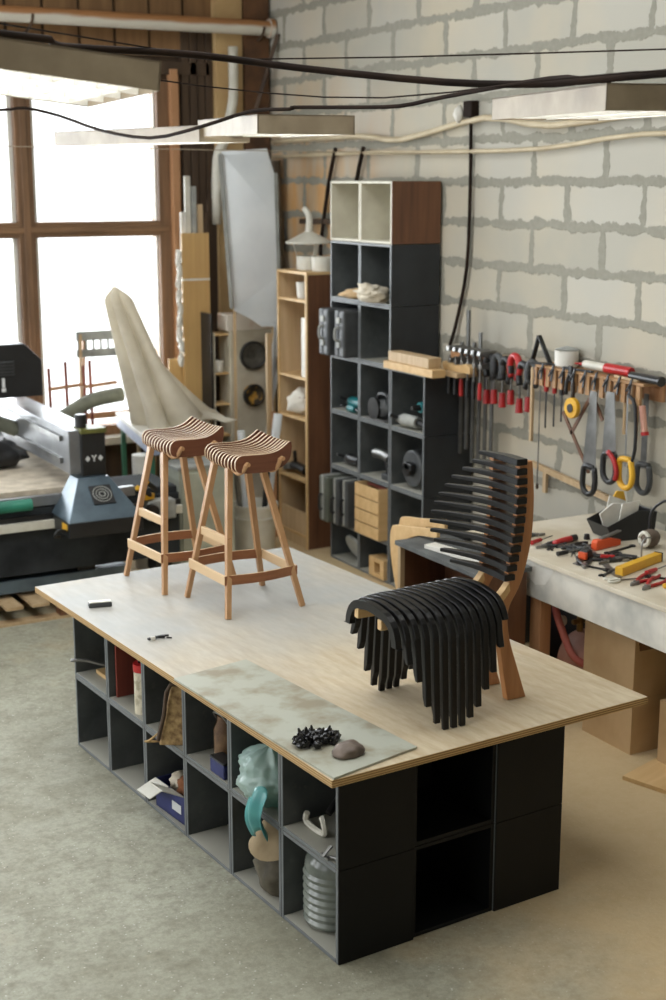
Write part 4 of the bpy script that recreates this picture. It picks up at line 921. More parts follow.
obj('valve',MB().cyl((-.02,.1,.40),(-.02,.1,.50),.018).cyl((-.07,.1,.46),(.03,.1,.46),.014),mat('brass',(190,160,100),(150,120,70),rough=.35,metal=.8),t,bevel=.003)
obj('hose',MB().tube([(-.02,.1,.5),(-.08,.15,.57),(-.16,.13,.57),(-.19,.08,.52),(-.19,.01,.42),(-.19,-.05,.35),(-.16,-.10,.31),(-.05,-.17,.27)],.020,n=10),M_redp,t,smooth=True)
obj('gauge',MB().cyl((-.1,.14,.46),(-.13,.14,.47),.03,n=20),M_white,t,bevel=.003)
t=thing('red_canister','dark red metal canister standing left of the bench leg','canister',(-.72,2.42,0)); obj('canister_body',MB().lathe([(0,0),(.12,0),(.13,.02),(.13,.34),(.10,.39),(.03,.40),(.03,.43),(0,.43)]),M_red,t,smooth='auto'); obj('handle',MB().tube([(0,-.08,.39),(0,-.06,.45),(0,.06,.45),(0,.08,.39)],.01),M_red,t)
t=thing('orange_hose_coil','orange and white hose coil seen through the chair back gap','hose',(-.92,2.32,.50)); m=MB()
for k in range(4): m.tube([(0+.02*k,.085*math.cos(a),.085*math.sin(a)+.1) for a in [j*PI/7 for j in range(15)]],.011,n=7,smooth=1)
obj('coil',m,M_orangep,t,smooth=True); obj('core',MB().cyl((-.02,0,-.0+.0),(.06,0,.0),.06),M_offw,t)
t=thing('white_cable_loop','thin white cable looped down beside the bench leg','cable',(-.9,2.05,.28)); obj('cable',MB().tube([(0,.05,.42),(-.06,-.02,.25),(-.1,.1,.12),(0,.22,.05),(.1,.2,.0)],.008),M_offw,t,smooth=True)
t=thing('junk_crate','dark crate of junk standing under the far end of the bench','crate',(-.66,2.6,0)); obj('crate_body',MB().box(0,.4,0,.4,0,.42),M_bplast,t,bevel=.01); obj('junk',MB().lump((.2,.2,.44),(.18,.18,.1),3,.5,3),M_lgplast,t,smooth=True)
t=thing('dark_tool_trunk','dark trunk standing deep under the bench behind the compressor','trunk',(-.47,1.45,0)); obj('trunk_body',MB().box(0,.30,0,.85,0,.5),M_bplast,t,bevel=.01); obj('lid',MB().box(-.01,.31,-.01,.86,.5,.54),M_dbrown,t,bevel=.004)
# ================================================================== WALL RACK AND TOOLS
WX=-.005
t=thing('clamp_rail','pale wooden rail on the blocks carrying the clamps','rail',(WX,0,0))
obj('rail_bar',MB().box(-.10,-.05,2.78,3.82,1.60,1.65),M_orange,t,bevel=.003)
for y in (3.7,3.3,2.9): obj('bracket',MB().box(-.05,0,y,y+.05,1.55,1.66),M_pine,t)
t=thing('comb_rack','slotted plywood tool rack fixed to the blocks above the bench','rack',(WX,0,0))
m=MB(); y=1.86
M_rack=wood('tan_rack_ply',(182,142,98),(150,112,74),axis=2,grain=8)
m.box(-.16,0,1.84,2.86,1.655,1.67)
obj('shelf',m,M_rack,t,bevel=.002)
while y<2.84: 
    obj('tooth',MB().box(-.165,-.15,y,y+.034,1.55,1.654),M_rack,t); y+=.062
obj('back_strip',MB().box(-.02,0,1.84,2.86,1.56,1.654),M_orange,t)
obj('upright',MB().box(-.17,-.15,2.82,2.84,1.2,1.65),M_pine,t,bevel=.003)
M_barst=mat('grey_bar_steel',(112,112,108),(84,84,82),rough=.45,metal=.6)
def f_clamp(label,y,ztop,zbot,jaw,x=-.13,grp=None,up=0):
    y-=.09
    t=thing('bar_clamp',label,'clamp',(x,y,zbot),0,grp)
    L=ztop-zbot
    obj('bar',MB().box(-.006,.006,-.014,.014,0,L+up),M_barst,t)
    obj('fixed_jaw',MB().prism([(.02,0),(-.11,-.0),(-.115,-.03),(-.09,-.03),(-.02,-.05),(.02,-.05)],-.016,.016,'y',Matrix.Translation((0,0,L))),M_steel,t,bevel=.003)
    obj('sliding_jaw',MB().prism([(.02,0),(-.10,.01),(-.10,.035),(.02,.05)],-.016,.016,'y',Matrix.Translation((0,0,L-jaw))),M_steel,t,bevel=.003)
    obj('spindle',MB().cyl((-.095,0,L-jaw-.08),(-.095,0,L-jaw+.06),.006),M_steel,t)
    obj('grip',MB().cyl((-.095,0,L-jaw-.19),(-.095,0,L-jaw-.08),.015,.013,n=10),M_red if int(y*100)%3==0 else M_bplast,t,bevel=.003); return t
for i,(y,zt,zb,lab) in enumerate(((3.74,1.72,.98,'long steel bar clamp at the left end of the clamp row'),(3.67,1.93,1.02,'tallest bar clamp whose bar rises high above the row'),(3.60,1.73,.94,'long bar clamp third from the left end of the row'),(3.53,1.80,.96,'long bar clamp fourth from the left, bar rising a little above the row'),(3.46,1.70,.90,'long bar clamp fifth from the left, hanging lowest'),(3.39,1.70,1.0,'widest dark bar clamp beside the spring clamps'))):
    f_clamp(lab,y,1.70,zb,.12,up=zt-1.70)
def c_clamp(label,y,z,c,sc=1):
    t=thing('spring_clamp',label,'clamp',(-.13,y,z)); t.scale=(sc,sc,sc)
    obj('frame',MB().tube([(-.02,-.03,-.05),(-.02,-.055,.02),(-.02,-.03,.085),(-.02,.02,.09),(-.02,.045,.03),(-.02,.03,-.04)],.022,n=8),c,t,smooth=True)
    obj('screw',MB().cyl((-.02,.03,-.16),(-.02,.03,-.03),.007),M_steel,t); obj('handle',MB().cyl((-.02,.03,-.21),(-.02,.03,-.12),.026,.020,n=10),M_red,t,bevel=.004); return t
for y,z,c,lab in ((3.30,1.57,M_bplast,'black clamp with a red handle, first right of the bar clamps'),(3.22,1.58,M_gplast,'dark grey clamp with a red handle, second right of the bar clamps'),(3.13,1.57,M_bplast,'third clamp, black with blue grey frame and red handle'),(3.04,1.60,M_red,'bright red framed clamp in the middle of the rail'),(2.95,1.56,M_bplast,'fourth black clamp hanging just right of the red framed one'),(2.86,1.58,M_gplast,'last clamp on the rail, left of the comb rack upright')):
    c_clamp(lab,y,z,c)
for y,L,c,lab in ((2.72,.22,M_red,'red handled file hanging first in the comb rack'),(2.64,.20,M_red,'red handled chisel hanging second in the comb rack'),(2.57,.16,M_bplast,'short black handled chisel hanging in the comb rack'),(2.28,.12,M_dbrown,'short wooden handled chisel in the middle of the comb rack')):
    t=thing('hand_tool',lab,'tool',(-.145,y,1.655)); obj('handle',MB().cyl((0,0,-.14),(0,0,-.0),.015,.018,n=10),c,t,bevel=.003); obj('blade',MB().bar((0,0,-.14),(0,0,-.14-L),.012,.004),M_dsteel,t)
t=thing('long_drill_bit','long thin rod hanging far down from the comb rack','rod',(-.145,2.78,1.1)); obj('rod',MB().cyl((0,0,-.16),(0,0,.5),.004),M_steel,t); obj('tip',MB().cyl((0,0,-.19),(0,0,-.16),.009),M_dbrown,t)
t=thing('tape_roll','round yellow tape roll with a black core hanging on the rack','tape',(-.20,2.40,1.465)); t.scale=(.75,.75,.75); m=MB().lathe([(.035,-.02),(.075,-.02),(.08,-.015),(.08,.015),(.075,.02),(.035,.02)],n=28,M=Matrix.Rotation(PI/2,4,'Y')); obj('roll',m,M_yellow,t,smooth='auto'); obj('core',MB().cyl((-.026,0,0),(.026,0,0),.034,n=20),M_bplast,t); obj('string',MB().cyl((0,.0,.075),(0,0,.2),.003),M_dbrown,t)
t=thing('black_pliers_hanging','black handled pliers hanging above the yellow tape roll','pliers',(-.175,2.46,1.6)); obj('handle',MB().tube([(0,.0,.06),(0,-.03,0),(0,-.03,-.08)],.012),M_bplast,t,smooth=True); obj('handle',MB().tube([(0,.0,.06),(0,.03,0),(0,.035,-.07)],.012),M_bplast,t,smooth=True); obj('head',MB().bar((0,0,.06),(0,0,.10),.03,.012),M_dsteel,t)
def saw(label,y,z,L,hc,w0=.11,w1=.05,tilt=0,x=-.17,bow=False):
    t=thing('hand_saw',label,'saw',(x,y,z),(tilt,0,0))
    if bow: obj('frame',MB().tube([(0,-.02,0),(0,-.08,-.06),(0,-.08,-.3),(0,-.03,-.40)],.010),M_bplast,t,smooth=True); obj('blade',MB().bar((0,-.02,0),(0,0,-.40),.012,.002),M_steel,t)
    else: obj('blade',MB().prism([(-w1/2,0),(w1/2,0),(w0/2,-L),(-w0/2,-L)],-.001,.001,'x'),M_steel,t)
    pts=[(0,-.045,-L+.02),(0,-.06,-L-.06),(0,-.045,-L-.12),(0,.0,-L-.14),(0,.045,-L-.11),(0,.05,-L-.03),(0,.035,-L+.02),(0,-.045,-L+.02)]
    obj('handle',MB().tube(pts,.017,n=8),hc,t,smooth=True); return t
saw('wide bladed hand saw with a black handle, left of the two big saws',2.25,1.58,.46,M_bplast,.12,.06,.03)
saw('big hand saw with a black handle, right of the two big saws',2.08,1.60,.37,M_bplast,.12,.07,-.03,x=-.19)
t=thing('red_saw_grip','curved red grip hanging against the right saw handle','grip',(-.215,2.0,1.17)); obj('grip_body',MB().tube([(0,.05,.10),(0,.0,.06),(0,-.03,.0),(0,-.02,-.05)],.014),M_red,t,smooth=True)
saw('bow saw with a curved black frame and yellow handle hanging rightmost',1.96,1.60,.38,M_yellow,tilt=-.06,x=-.185,bow=True)
t=thing('wooden_square','thin brown folding wooden rule hanging in a zigzag','rule',(-.155,2.4,1.4)); obj('rule_leg',MB().bar((0,-.12,.16),(0,.06,-.10),.022,.008,(1,0,0)),M_brown,t); obj('rule_leg',MB().bar((0,.14,.02),(0,-.12,-.30),.022,.008,(1,0,0)),M_brown,t); obj('rule_leg',MB().bar((0,-.12,.16),(0,-.22,.02),.022,.008,(1,0,0)),M_brown,t)
saw('narrow long straight steel blade hanging behind the two saws',1.93,1.60,.42,M_gplast,.05,.04,.0,x=-.06)
t=thing('pink_tube','pink tube with a red end hanging at the right end of the rack','tube',(-.15,1.86,1.55)); obj('tube_body',MB().cyl((0,0,.0),(-.0,-.03,-.14),.018),M_pinkt,t); obj('end_cap',MB().cyl((0,-.031,-.141),(0,-.035,-.16),.022),M_red,t)
for k,(y,lab) in enumerate(((2.0,'thin wooden handle hanging at the right end of the rack'),(1.90,'pale wooden stick hanging last on the rack'))):
    t=thing('wooden_stick',lab,'handle',(-.15,y,1.55)); obj('stick',MB().cyl((0,0,-.18),(0,0,-.004),.010),M_pine,t)
proto=None
for k in range(9):
    y=1.93+k*.099
    if proto is None:
        proto=thing('spring_clip','small dark spring clip pinched on the front edge of the comb rack','clip',(-.168,y,1.640),0,'small dark clips along the comb rack')
        obj('jaw',MB().bar((-.006,0,.045),(-.02,0,-.05),.014,.008),M_bplast,proto,bevel=.002); obj('jaw',MB().bar((.006,.004,.05),(-.035,.006,-.02),.012,.007),M_dsteel,proto,bevel=.002)
    else: copy_tree(proto,loc=(-.168,y,1.640))
# on the rack shelf
ZR=1.671
t=thing('white_pot','small white enamel pot standing on the comb rack','pot',(-.08,2.62,ZR)); obj('pot_body',MB().lathe([(0,0),(.06,0),(.07,.01),(.072,.10),(.066,.10),(.064,.015),(0,.015)]),M_white,t,smooth='auto'); obj('lid',MB().lathe([(0,.125),(.02,.12),(.07,.105),(0,.102)]),M_lgplast,t,smooth='auto')
t=thing('caulking_gun','red and white caulking gun lying along the comb rack','caulking gun',(-.08,2.2,ZR),0); obj('tube_body',MB().cyl((0,.25,.035),(0,-.02,.035),.024,n=14),M_offw,t,bevel=.003); obj('frame',MB().cyl((0,.06,.035),(0,-.16,.035),.028,n=14),M_red,t,bevel=.003); obj('rod',MB().cyl((0,-.16,.035),(0,-.38,.035),.006),M_steel,t); obj('nozzle',MB().cyl((0,.25,.035),(0,.34,.03),.01,.004),M_red,t)
t=thing('black_torch','black steel tube lying at the right end of the comb rack','tube',(-.12,1.88,ZR)); obj('tube_body',MB().cyl((0,.12,.025),(-.02,-.14,.025),.022,n=14),M_bplast,t,bevel=.003); obj('lens',MB().cyl((-.02,-.14,.025),(-.022,-.16,.025),.028,n=14),M_dsteel,t,bevel=.003)
for k,(y,rz,lab) in enumerate(((2.75,.4,'dark folding rule lying at the left end of the comb rack'),(2.45,.1,'olive metal strip lying on the comb rack beside the pot'),(2.02,-.15,'wooden strip lying near the right end of the comb rack'))):
    t=thing('strip',lab,'strip',(-.13,y,ZR),rz); obj('strip_body',MB().box(-.012,.012,-.12,.12,0,.012),[M_dsteel,M_gplast,M_pine][k],t,bevel=.002)
t=thing('metal_bracket','black angled bracket propped up on the left end of the rack','bracket',(-.09,2.86,ZR+.001)); obj('bracket_body',MB().bar((0,.08,.0),(0,.02,.16),.03,.012).bar((0,.02,.16),(0,-.10,.0),.03,.012),M_dsteel,t,bevel=.002)
# ================================================================== BACK CORNER
# wrapped panel leaning in the corner
t=thing('wrapped_panel','tall panel wrapped in white plastic leaning in the corner above the loudspeakers','panel',(0,0,0))
Y0=5.92
A=[(-.79,2.96),(-.40,2.98),(-.34,2.80),(-.31,1.66),(-.47,1.66),(-.70,1.76),(-.75,2.2)]
m=MB().prism(A,Y0,Y0+.006,'y'); obj('panel_core',m,M_film,t); obj('support_pole',MB().bar((-.36,Y0+.04,1.75),(-.36,Y0+.04,0),.03,.03),M_pine,t); obj('support_pole',MB().bar((-.70,Y0+.04,1.85),(-.70,Y0+.04,0),.03,.03),M_pine,t)
m=MB()
m._add([(-.77,Y0-.004,2.93),(-.41,Y0-.02,2.96),(-.34,Y0-.035,2.80),(-.335,Y0-.03,2.48)],[(0,1,2,3)]); obj('film_fold',m,M_film,t,solid=.003); m=MB()
m._add([(-.68,Y0-.004,1.77),(-.32,Y0-.05,2.02),(-.30,Y0-.02,1.64),(-.46,Y0-.02,1.64)],[(0,1,2,3)])
obj('film_fold',m,M_film,t,solid=.003)
obj('frame_edge',MB().bar((-.805,Y0,2.94),(-.725,Y0,1.78),.03,.05,(0,1,0)),M_lgplast,t); obj('frame_edge',MB().bar((-.325,Y0+.03,2.80),(-.30,Y0+.05,1.66),.03,.05,(0,1,0)),M_lgplast,t)
m=MB().grid(lambda u,v:Vector((-.335-.10*v**1.5+.045*(u-.5)*(1.2-v*.3)+.01*math.sin(v*20+u*5),Y0-.03-.12*v+.015*math.sin(u*12+v*9),1.68-1.0*v)),8,20); obj('hanging_film',m,M_film,t,smooth=True,solid=.004)
_p=Vector((-.55,5.95,0)); _r=R(-25); _m=Matrix.Rotation(_r,4,'Z')@Matrix.Diagonal((.88,1,1,1))
t.location=_p-_m@_p; t.rotation_euler=(0,0,_r); t.scale=(.88,1,1)
# loudspeaker cabinet
t=thing('loudspeaker_cabinet','cream cabinet with two round loudspeakers and small side shelves','loudspeaker',(-.62,6.2,0))
obj('cabinet',MB().box(0,.40,0,.22,.0,1.58),M_speaker,t,bevel=.01)
for z,r,m_ in ((1.38,.105,M_cone),(1.06,.082,mat('yellow_dust_cone',(196,150,60),(60,54,44),rough=.6,scale=18,lo=.45,hi=.55))):
    o=obj('speaker_cone',MB().lathe([(r*.25,.012),(r*.3,.0),(r*.85,.028),(r,.028),(r*1.08,.02),(r*1.08,.0),(0,-.002)][::1],n=32,M=Matrix.Translation((.19,-.004,z))@Matrix.Rotation(PI/2,4,'X')),m_,t,smooth='auto')
    obj('ring',MB().tube([(.19+r*math.cos(a),-.03,z+r*math.sin(a)) for a in [k*PI/12 for k in range(25)]],.009,n=6,smooth=1),M_dsteel,o)
for z in (1.0,1.25,1.56,.75): obj('side_shelf',MB().box(-.12,0,.03,.2,z-.015,z),M_ply,t)
obj('side_panel',MB().box(-.132,-.12,.03,.2,0,1.57),M_speaker,t)
t=thing('white_carton','long white carton lying on top of the loudspeaker cabinet','box',(-.64,6.2,1.581)); obj('carton',MB().box(0,.42,.01,.2,0,.13),mat('white_red_carton',(224,216,204),(204,172,150),rough=.7,scale=4,lo=.5,hi=.75),t,bevel=.005)
t=thing('white_roll','small white roll on the middle side shelf of the loudspeaker cabinet','roll',(-.69,6.29,1.251)); obj('roll',MB().cyl((0,0,0),(0,0,.09),.045,n=18),M_white,t,bevel=.004)
# boards standing by the window
t=thing('tall_board','wide yellow plywood board standing upright beside the window','board',(-.915,6.44,0),(0,0,0)); obj('board_body',MB().box(0,.235,0,.022,.0,2.34),M_plyv,t,bevel=.002); obj('strap',MB().box(-.002,.237,-.002,.024,1.97,1.985),M_white,t)
for k,(x,w_,z1,mm,yy,lab) in enumerate(((-.87,.035,2.50,M_white,6.55,'thin white strip standing leftmost behind the yellow board'),(-.825,.045,2.78,M_offw,6.56,'tallest pale strip standing behind the yellow board'),(-.77,.04,2.70,M_lgplast,6.56,'grey strip standing third behind the yellow board'),(-.72,.045,2.56,M_pine,6.56,'pale wooden batten with a round end behind the yellow board'),(-.66,.04,2.50,M_dbrown,6.56,'dark brown batten standing rightmost behind the yellow board'))):
    t=thing('standing_strip',lab,'batten',(x,yy,0)); obj('strip_body',MB().box(0,w_,0,.03,0,z1),mm,t,bevel=.003)
t=thing('foam_strip','ragged white foam strip stuck along the edge of the yellow board','foam',(-.96,6.445,1.3)); m=MB()
for k in range(9): m.lump((.022+.008*math.sin(k*2),.01,.05+k*.10),(.025,.02,.065),k,.4,2.5,sub=2)
obj('foam',m,M_white,t)
for k,(x,z1,w_,lab) in enumerate(((-1.30,1.22,.15,'short brown plywood board leaning below the window corner'),(-1.16,1.35,.15,'second short plywood board in front of the yellow board'))):
    t=thing('short_board',lab,'board',(x+.14,6.56-.05*k,0)); obj('board_body',MB().box(0,w_,0,.018,0,z1),M_plyv if k else M_card,t,bevel=.002)
t=thing('black_board','black panel standing between the yellow board and the loudspeakers','board',(-.775,6.22,0)); obj('panel_body',MB().box(0,.012,0,.2,0,1.72),M_bplast,t)
t=thing('grey_board','pale grey board leaning behind the wrapped panel','board',(-.74,6.66,0)); obj('panel_body',MB().box(.02,.14,0,.02,0,1.75),M_lgplast,t)
t=thing('brown_wrapped_pole','tall dark brown pole beside the wrapped panel','pole',(-.60,6.62,0)); obj('pole_body',MB().box(0,.07,0,.05,0,2.6),M_dbrown,t)
t=thing('grey_sheet_roll','dark grey rolled sheet standing between the wrapped panel and the block wall','roll',(-.12,6.3,0)); obj('roll',MB().tube([(0,0,0),(.02,.1,1.5),(.0,.15,2.9)],.075,n=14),mat('weathered_grey_roll',(110,100,84),(78,68,54),rough=.8,scale=3),t,smooth='auto')
# bucket with film rolls
t=thing('white_bucket','white plastic bucket standing on the floor behind the front stool','bucket',(-.95,5.1,0))
obj('bucket_body',MB().lathe([(0,0),(.135,0),(.14,.01),(.165,.42),(.175,.42),(.175,.445),(.16,.445),(.155,.40),(.13,.02),(0,.02)],n=32),M_offw,t,smooth='auto')
obj('rib_ring',MB().lathe([(.160,.34),(.170,.34),(.170,.355),(.160,.355)],n=32),M_offw,t)
for k,(dx,dy,a,b,rr,m_,lab) in enumerate(((-.03,.02,(-.05,.02),.95,.028,M_film,'bundle of clear plastic tube leaning in the white bucket'),(.05,.0,(.17,.04),1.05,.032,M_film,'shiny film roll slanting up out of the white bucket'),(.02,-.05,(.06,-.02),.70,.02,M_bplast,'short black tube standing in the white bucket'),(-.07,-.02,(-.09,.0),.66,.018,M_steel,'short grey tube at the left of the white bucket'))):
    t=thing('plastic_roll',lab,'roll',(-.95+dx,5.1+dy,.03)); obj('roll_body',MB().tube([(0,0,0),(a[0]*.5,a[1]*.5,b*.5),(a[0],a[1],b)],rr,n=12),m_,t,smooth='auto')
# pine studs by the bookcase
t=thing('upright_stud','pale wooden stud standing between the bucket and the bookcase','batten',(-.53,5.72,0)); obj('stud_body',MB().box(0,.04,0,.03,0,1.60),M_pine,t,bevel=.002)
t=thing('upright_stud','second wooden stud right behind the pale one near the bookcase','batten',(-.52,5.69,0)); obj('stud_body',MB().box(.015,.05,0,.02,0,1.0),M_orange,t,bevel=.002)
# pale cabinet and white pipe behind the stools
t=thing('pale_cabinet','pale grey green low cabinet behind the rear stool','cabinet',(-1.65,4.83,0)); obj('body',MB().box(0,.42,0,.28,.05,.80),mat('pale_grey_green',(176,180,164),(156,160,146),rough=.6),t,bevel=.004); obj('top',MB().box(-.01,.43,-.01,.29,.80,.82),M_lgplast,t); obj('door',MB().box(.015,.405,-.016,0,.08,.78),M_lgplast if False else mat('pale_grey_green',(0,0,0)),t,bevel=.003); obj('plinth',MB().box(.02,.40,.02,.26,0,.05),M_bplast,t)
t=thing('white_pipe','fat white plastic pipe standing upright under the table with the dust sheet','pipe',(-1.71,5.36,0)); obj('pipe_body',MB().cyl((0,0,0),(0,0,.83),.075,n=24),M_white,t,smooth='auto'); obj('collar',MB().cyl((0,0,.55),(0,0,.62),.085,n=24),M_offw,t,smooth='auto')
t=thing('white_pipe','second thinner white pipe right of the fat one','pipe',(-1.52,5.40,0)); obj('pipe_body',MB().cyl((0,0,0),(0,0,.83),.04,n=20),M_offw,t,smooth='auto')
# side table with the dust sheet
t=thing('side_table','white topped table on green legs standing before the window','table',(-1.677,5.486,0),-.173)
obj('table_top',MB().box(0,.50,-.25,.98,.935,.965),M_white,t,bevel=.003); obj('drawer_rail',MB().box(.01,.49,-.24,-.225,.84,.934).box(.005,.02,-.225,.96,.86,.934),mat('blue_white_rail',(176,186,206),(150,160,184),rough=.5),t)
for x in (.03,.43):
    for y in (-.21,.90): obj('leg',MB().box(x,x+.035,y,y+.035,0,.934),M_green,t)
obj('lower_shelf',MB().box(.03,.46,.2,.92,.3,.32),M_card,t)
def tarp(u,v):
    a=2*PI*u; z=lerp(1.03,0.0,v)
    cx=-.265+.35*v; k=1 if math.cos(a)>0 else .0
    wx=(.012+1.1*v if v<.07 else .089+.09*(v-.07))+.55*max(0,v-.55)**1.2*k; wy=.012+.22*v**.8
    fold=1+.36*(2*abs(math.sin(a*2.5+.6+v*.5))**.8-1.25)*min(1,v*9)+.05*math.sin(a*11+2)*v
    if v>.93: fold*=1+.1*math.sin(a*9)
    return Vector((cx+math.cos(a)*wx*fold,math.sin(a)*wy*fold,z))
t=thing('dust_sheet','grey beige dust sheet draped to a tall pointed peak on the side table','dust sheet',(-1.465,5.76,.967))
obj('sheet',MB().grid(tarp,90,34),M_cloth,t,smooth=True)
m=MB().grid(lambda u,v:Vector((.16+.40*u,-.24+.42*v+.05*math.sin(u*5),.02+.13*(1-u)*max(0,1-abs(v-.5)*1.4)+.012*math.sin(u*14+v*9))),20,14); obj('trailing_end',m,M_cloth,t,smooth=True,solid=.006)
# wooden folding frame and red stands by the window
t=thing('folding_easel','pale wooden folding frame with a pierced top rail before the window','easel',(-1.80,6.45,-.04))
obj('leg',MB().bar((.0,0,0),(.06,.1,1.62),.035,.02),M_pine,t); obj('leg',MB().bar((.52,0,0),(.46,.1,1.62),.035,.02),M_pine,t); obj('leg',MB().bar((.05,.25,0),(.10,.12,1.6),.035,.02),M_orange,t)
m=MB(); m.box(.03,.48,.09,.11,1.44,1.50).box(.03,.48,.09,.11,1.57,1.64)
for k in range(8): m.box(.04+k*.06,.055+k*.06,.09,.11,1.50,1.57)
obj('pierced_rail',m,M_lgplast,t); obj('cross_rail',MB().box(.03,.48,.09,.11,.95,1.0),M_orange,t)
for k,(x,lab) in enumerate(((-2.11,'red brown welded rack leg frame left of the folding easel'),(-1.84,'red brown welded rack behind the folding easel'))):
    t=thing('steel_rack',lab,'rack',(x+.02,6.2,0))
    for xx in (0,.13-.08*k): obj('post',MB().cyl((xx,0,0),(xx-.02,0,1.38+.04*(xx>0)),.013,n=8),mat('red_brown_primer',(156,84,62),(122,62,46),rough=.6),t)
    obj('rail',MB().cyl((-.03,0,1.22),(.24,0,1.24),.014,n=8),M_orange,t); obj('rail',MB().cyl((0,0,.45),(.12-.08*k,0,.45),.010,n=8),mat('red_brown_primer',(156,84,62)),t)
t=thing('orange_post','short orange wooden post standing before the window by the machine','post',(-2.31,6.4,0)); obj('post_body',MB().box(0,.05,0,.05,0,1.50),M_orange,t)
t=thing('green_stand','little green steel stand beside the short boards below the window','stand',(-1.22,6.52,0)); obj('top_plate',MB().box(-.08,.12,0,.1,1.0,1.02),M_green,t)
for x in (-.07,.09): obj('post',MB().box(x,x+.02,.04,.06,0,1.0),M_green,t)
# ================================================================== ROUTER MACHINE on the left
M_fascia=mat('dusty_black_fascia',(58,62,64),(34,36,38),rough=.85,scale=3,spec=.2)
M_rackred=mat('red_brown_primer',(156,84,62),(122,62,46),rough=.6)
cn=thing('router_machine','large grey and black gantry router machine with a dusty bed at the left','machine',(-5.0,4.62,0))
X1=3.26
obj('bed_frame',MB().box(0,X1,.03,.50,.36,.745).box(0,2.85,.50,1.4,.36,.745),M_fascia,cn,bevel=.01)
obj('front_fascia',MB().box(0,X1,0,.028,.27,.70),M_fascia,cn,bevel=.003)
obj('under_shade_panel',MB().box(0,3.2,1.0,1.02,.0,.355),M_bplast,cn); obj('linear_rail',MB().box(0,X1,-.06,-.002,.57,.625),M_offw,cn,bevel=.003); obj('rail_cover',MB().box(0,X1,-.03,-.002,.625,.66),M_bplast,cn)  # black panel below the bed stands in for the shade under the machine
obj('bed_board',MB().box(.1,2.75,.10,1.42,.747,.80),M_fibre,cn,bevel=.003)
obj('bed_edge',MB().box(0,2.95,.0,.05,.71,.775),M_beam,cn,bevel=.003)
for x in (.15,1.5,2.55,3.1): obj('leg',MB().box(x,x+.12,.05,.2,.15,.36),M_bplast,cn)
obj('base_beam',MB().box(0,2.9,.02,.14,.15,.235),M_bluegrey,cn,bevel=.004)
obj('actuator',MB().cyl((2.0,-.03,.735),(2.24,-.03,.735),.038,n=18),M_teal if False else mat('green_motor',(46,132,108),(34,108,88),rough=.45),cn,bevel=.004); obj('actuator_rod',MB().cyl((1.85,-.03,.735),(2.0,-.03,.735),.012),M_steel,cn)
obj('corner_motor',MB().box(3.0,3.2,-.10,.04,.55,.68),M_lgplast,cn,bevel=.01); obj('corner_pulley',MB().cyl((3.02,-.14,.62),(3.02,-.09,.62),.045),M_dsteel,cn)
obj('gantry_beam',MB().box(2.50,2.70,-.03,1.75,.90,1.185),M_beam,cn,bevel=.008)
obj('beam_rail',MB().box(2.48,2.50,.1,1.75,1.10,1.135),M_steel,cn); obj('beam_rail',MB().box(2.48,2.50,.1,1.75,.955,.99),M_steel,cn)
obj('gantry_post',MB().box(2.5,2.7,1.5,1.74,.70,.93),M_beam,cn)
g=obj('gantry_head',MB().box(2.575,2.735,-.06,.08,.885,1.19),M_bplast,cn,bevel=.006)
obj('top_plate',MB().box(2.57,2.74,-.075,.085,1.165,1.195),mat('olive_plate',(104,106,52),(84,86,40),rough=.5),g,bevel=.003)
# white marks on the head: two diamonds around a Y
m=MB()
for cx in (2.612,2.698): m.prism([(cx-.017,1.0),(cx,.98),(cx+.017,1.0),(cx,1.02)],-.0635,-.0605,'y')
m.bar((2.655,-.062,.98),(2.655,-.062,1.0),.008,.003,(0,1,0)).bar((2.655,-.062,1.0),(2.640,-.062,1.022),.008,.003,(0,1,0)).bar((2.655,-.062,1.0),(2.670,-.062,1.022),.008,.003,(0,1,0))
obj('white_mark',m,M_label,g)
obj('lift_knob',MB().cyl((2.60,0.02,1.196),(2.60,.02,1.28),.038,n=18),M_bplast,g,bevel=.006)
hd=MB(); tx0,tx1,bx0,bx1=2.53,2.735,2.375,2.865; ty0,ty1,by0,by1=-.10,.06,-.36,.0
hd._add([(bx0,by0,.66),(bx1,by0,.66),(bx1,by1,.66),(bx0,by1,.66),(tx0,ty0,.885),(tx1,ty0,.885),(tx1,ty1,.885),(tx0,ty1,.885)],[(3,2,1,0),(4,5,6,7),(0,1,5,4),(1,2,6,5),(2,3,7,6),(3,0,4,7)])
h_=obj('hood',hd,M_bluegrey,cn,bevel=.004)
obj('skirt',MB().box(bx0,bx1,by0,by1,.565,.659),M_bplast,h_,bevel=.004)
# fan on the sloping front of the hood
nrm=Vector((0,-.225,.26)).normalized(); ctr=Vector((2.645,-.212,.788)); Fm=Matrix.Translation(ctr+nrm*.004)@Matrix((Vector((1,0,0)),nrm.cross(Vector((1,0,0))),nrm)).transposed().to_4x4()
obj('fan_plate',MB().box(-.072,.072,-.075,.075,-.002,.006,Fm),M_bplast,h_,bevel=.002)
m=MB()
for rr in (.02,.04,.06): m.tube([Fm@Vector((rr*math.cos(a),rr*math.sin(a),.010)) for a in [k*PI/10 for k in range(21)]],.0035,n=5,smooth=1)
obj('fan_guard',m,M_lgplast,h_)
m=MB()
for k in range(7):
    a=k*2*PI/7; m.bar(Fm@Vector((.012*math.cos(a),.012*math.sin(a),.007)),Fm@Vector((.055*math.cos(a+.3),.055*math.sin(a+.3),.007)),.02,.002,tuple(nrm))
obj('fan_blades',m,M_dsteel,h_)
obj('warning_sticker',MB().box(bx0-.002,bx0,by0+.04,by0+.14,.60,.645),M_yellow,h_)
obj('cable_loop',MB().tube([(bx0,by0+.05,.6),(bx0-.06,by0+.03,.62),(bx0-.08,by0+.05,.58),(bx0-.03,by0+.1,.56)],.010),M_bplast,h_,smooth=True)
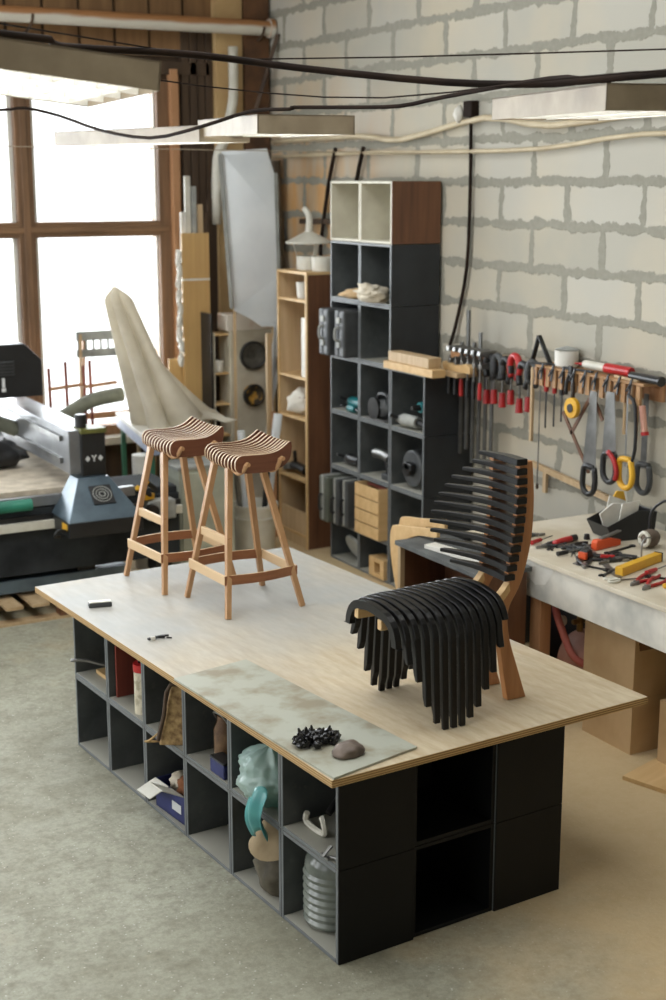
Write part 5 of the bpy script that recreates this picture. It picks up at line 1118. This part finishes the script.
# control box at the far end of the gantry
m=MB().prism([(0,0),(.66,0),(.66,.25),(.54,.37),(0,.37)],0,.30,'y',Matrix.Translation((1.99,.95,1.275)))
c_=obj('spindle_housing',m,M_bplast,cn,bevel=.006)
obj('vent_grille',MB().box(2.29,2.45,.940,.948,1.43,1.53),M_gplast,c_,bevel=.003)
for k in range(4): obj('grille_slot',MB().box(2.30,2.44,.934,.939,1.445+k*.022,1.453+k*.022),M_bplast,c_)
m=MB(); m.box(2.36,2.38,.942,.949,1.35,1.415); m.box(2.355,2.385,.941,.949,1.32,1.345); obj('white_mark',m,M_label,c_)
obj('dust_hose',MB().tube([(2.2,1.1,1.16),(2.5,1.15,1.02),(2.75,1.25,1.0),(2.95,1.35,1.06),(3.15,1.4,1.14),(3.4,1.42,1.17)],.055,n=14),M_hose,cn,smooth=True)
m=MB()
for k in range(12): m.tube([(2.62+k*.03+.05*0,1.20+.02*k+.055*math.cos(a),1.01+.002*k+.057*math.sin(a)) for a in [j*PI/6 for j in range(13)]],.006,n=5,smooth=1)
obj('hose_rib',m,M_hose,cn,smooth=True)
t=thing('rubber_mat_roll','dark round bundle lying on the router bed at the left edge','bundle',(-2.75,5.55,.801)); obj('bundle_body',MB().lump((0,0,.09),(.22,.16,.11),5,.25,2,flat=0),M_bplast,t,smooth=True)
t=thing('yellow_clamp','yellow and black spring clamp pair gripping the machine near the stool','clamp',(-2.03,4.56,.70),.3)
for k in range(2):
    obj('clamp_arm',MB().cyl((-.03+.05*k,-.04,.07+.04*k),(.05+.05*k,-.03,.02+.03*k),.017),M_bplast,t,bevel=.003); obj('tip',MB().cyl((-.07+.05*k,-.045,.09+.04*k),(-.03+.05*k,-.04,.07+.04*k),.018),M_yellow,t,bevel=.004)
obj('clamp_foot',MB().box(.0,.08,-.04,.02,-.01,.03),M_yellow,t,bevel=.004)
# pallets and wood below
def pallet(label,loc,rot=0):
    t=thing('pallet',label,'pallet',loc,rot)
    for k in range(7): obj('deck_board',MB().box(k*.17,k*.17+.11,0,.8,.10,.12),M_pine,t)
    for y in (0,.36,.70):
        obj('runner',MB().box(0,1.13,y,y+.09,.0,.018),M_pine,t)
        for x in (0,.5,1.03): obj('block',MB().box(x,x+.1,y,y+.09,.018,.098),M_brown,t)
    return t
pallet('wooden pallet lying on the floor in front of the router machine',(-3.68,4.42,0),0.02)
t=thing('timber_piece','thick rough timber block lying on the pallet under the machine','timber',(-2.2,5.25,.0),.3); obj('timber',MB().box(-.3,.3,-.06,.06,0,.12),M_pine,t,bevel=.005)
t=thing('timber_piece','rough board leaning across the pallet under the machine','timber',(-3.0,5.45,.0),-.1); obj('timber',MB().box(-.4,.4,-.05,.05,0,.06),M_brown,t,bevel=.005)
t=thing('white_offcut','small white offcut lying under the machine','offcut',(-2.35,4.95,0),.6); obj('offcut',MB().box(-.15,.15,-.02,.02,0,.03),M_white,t)
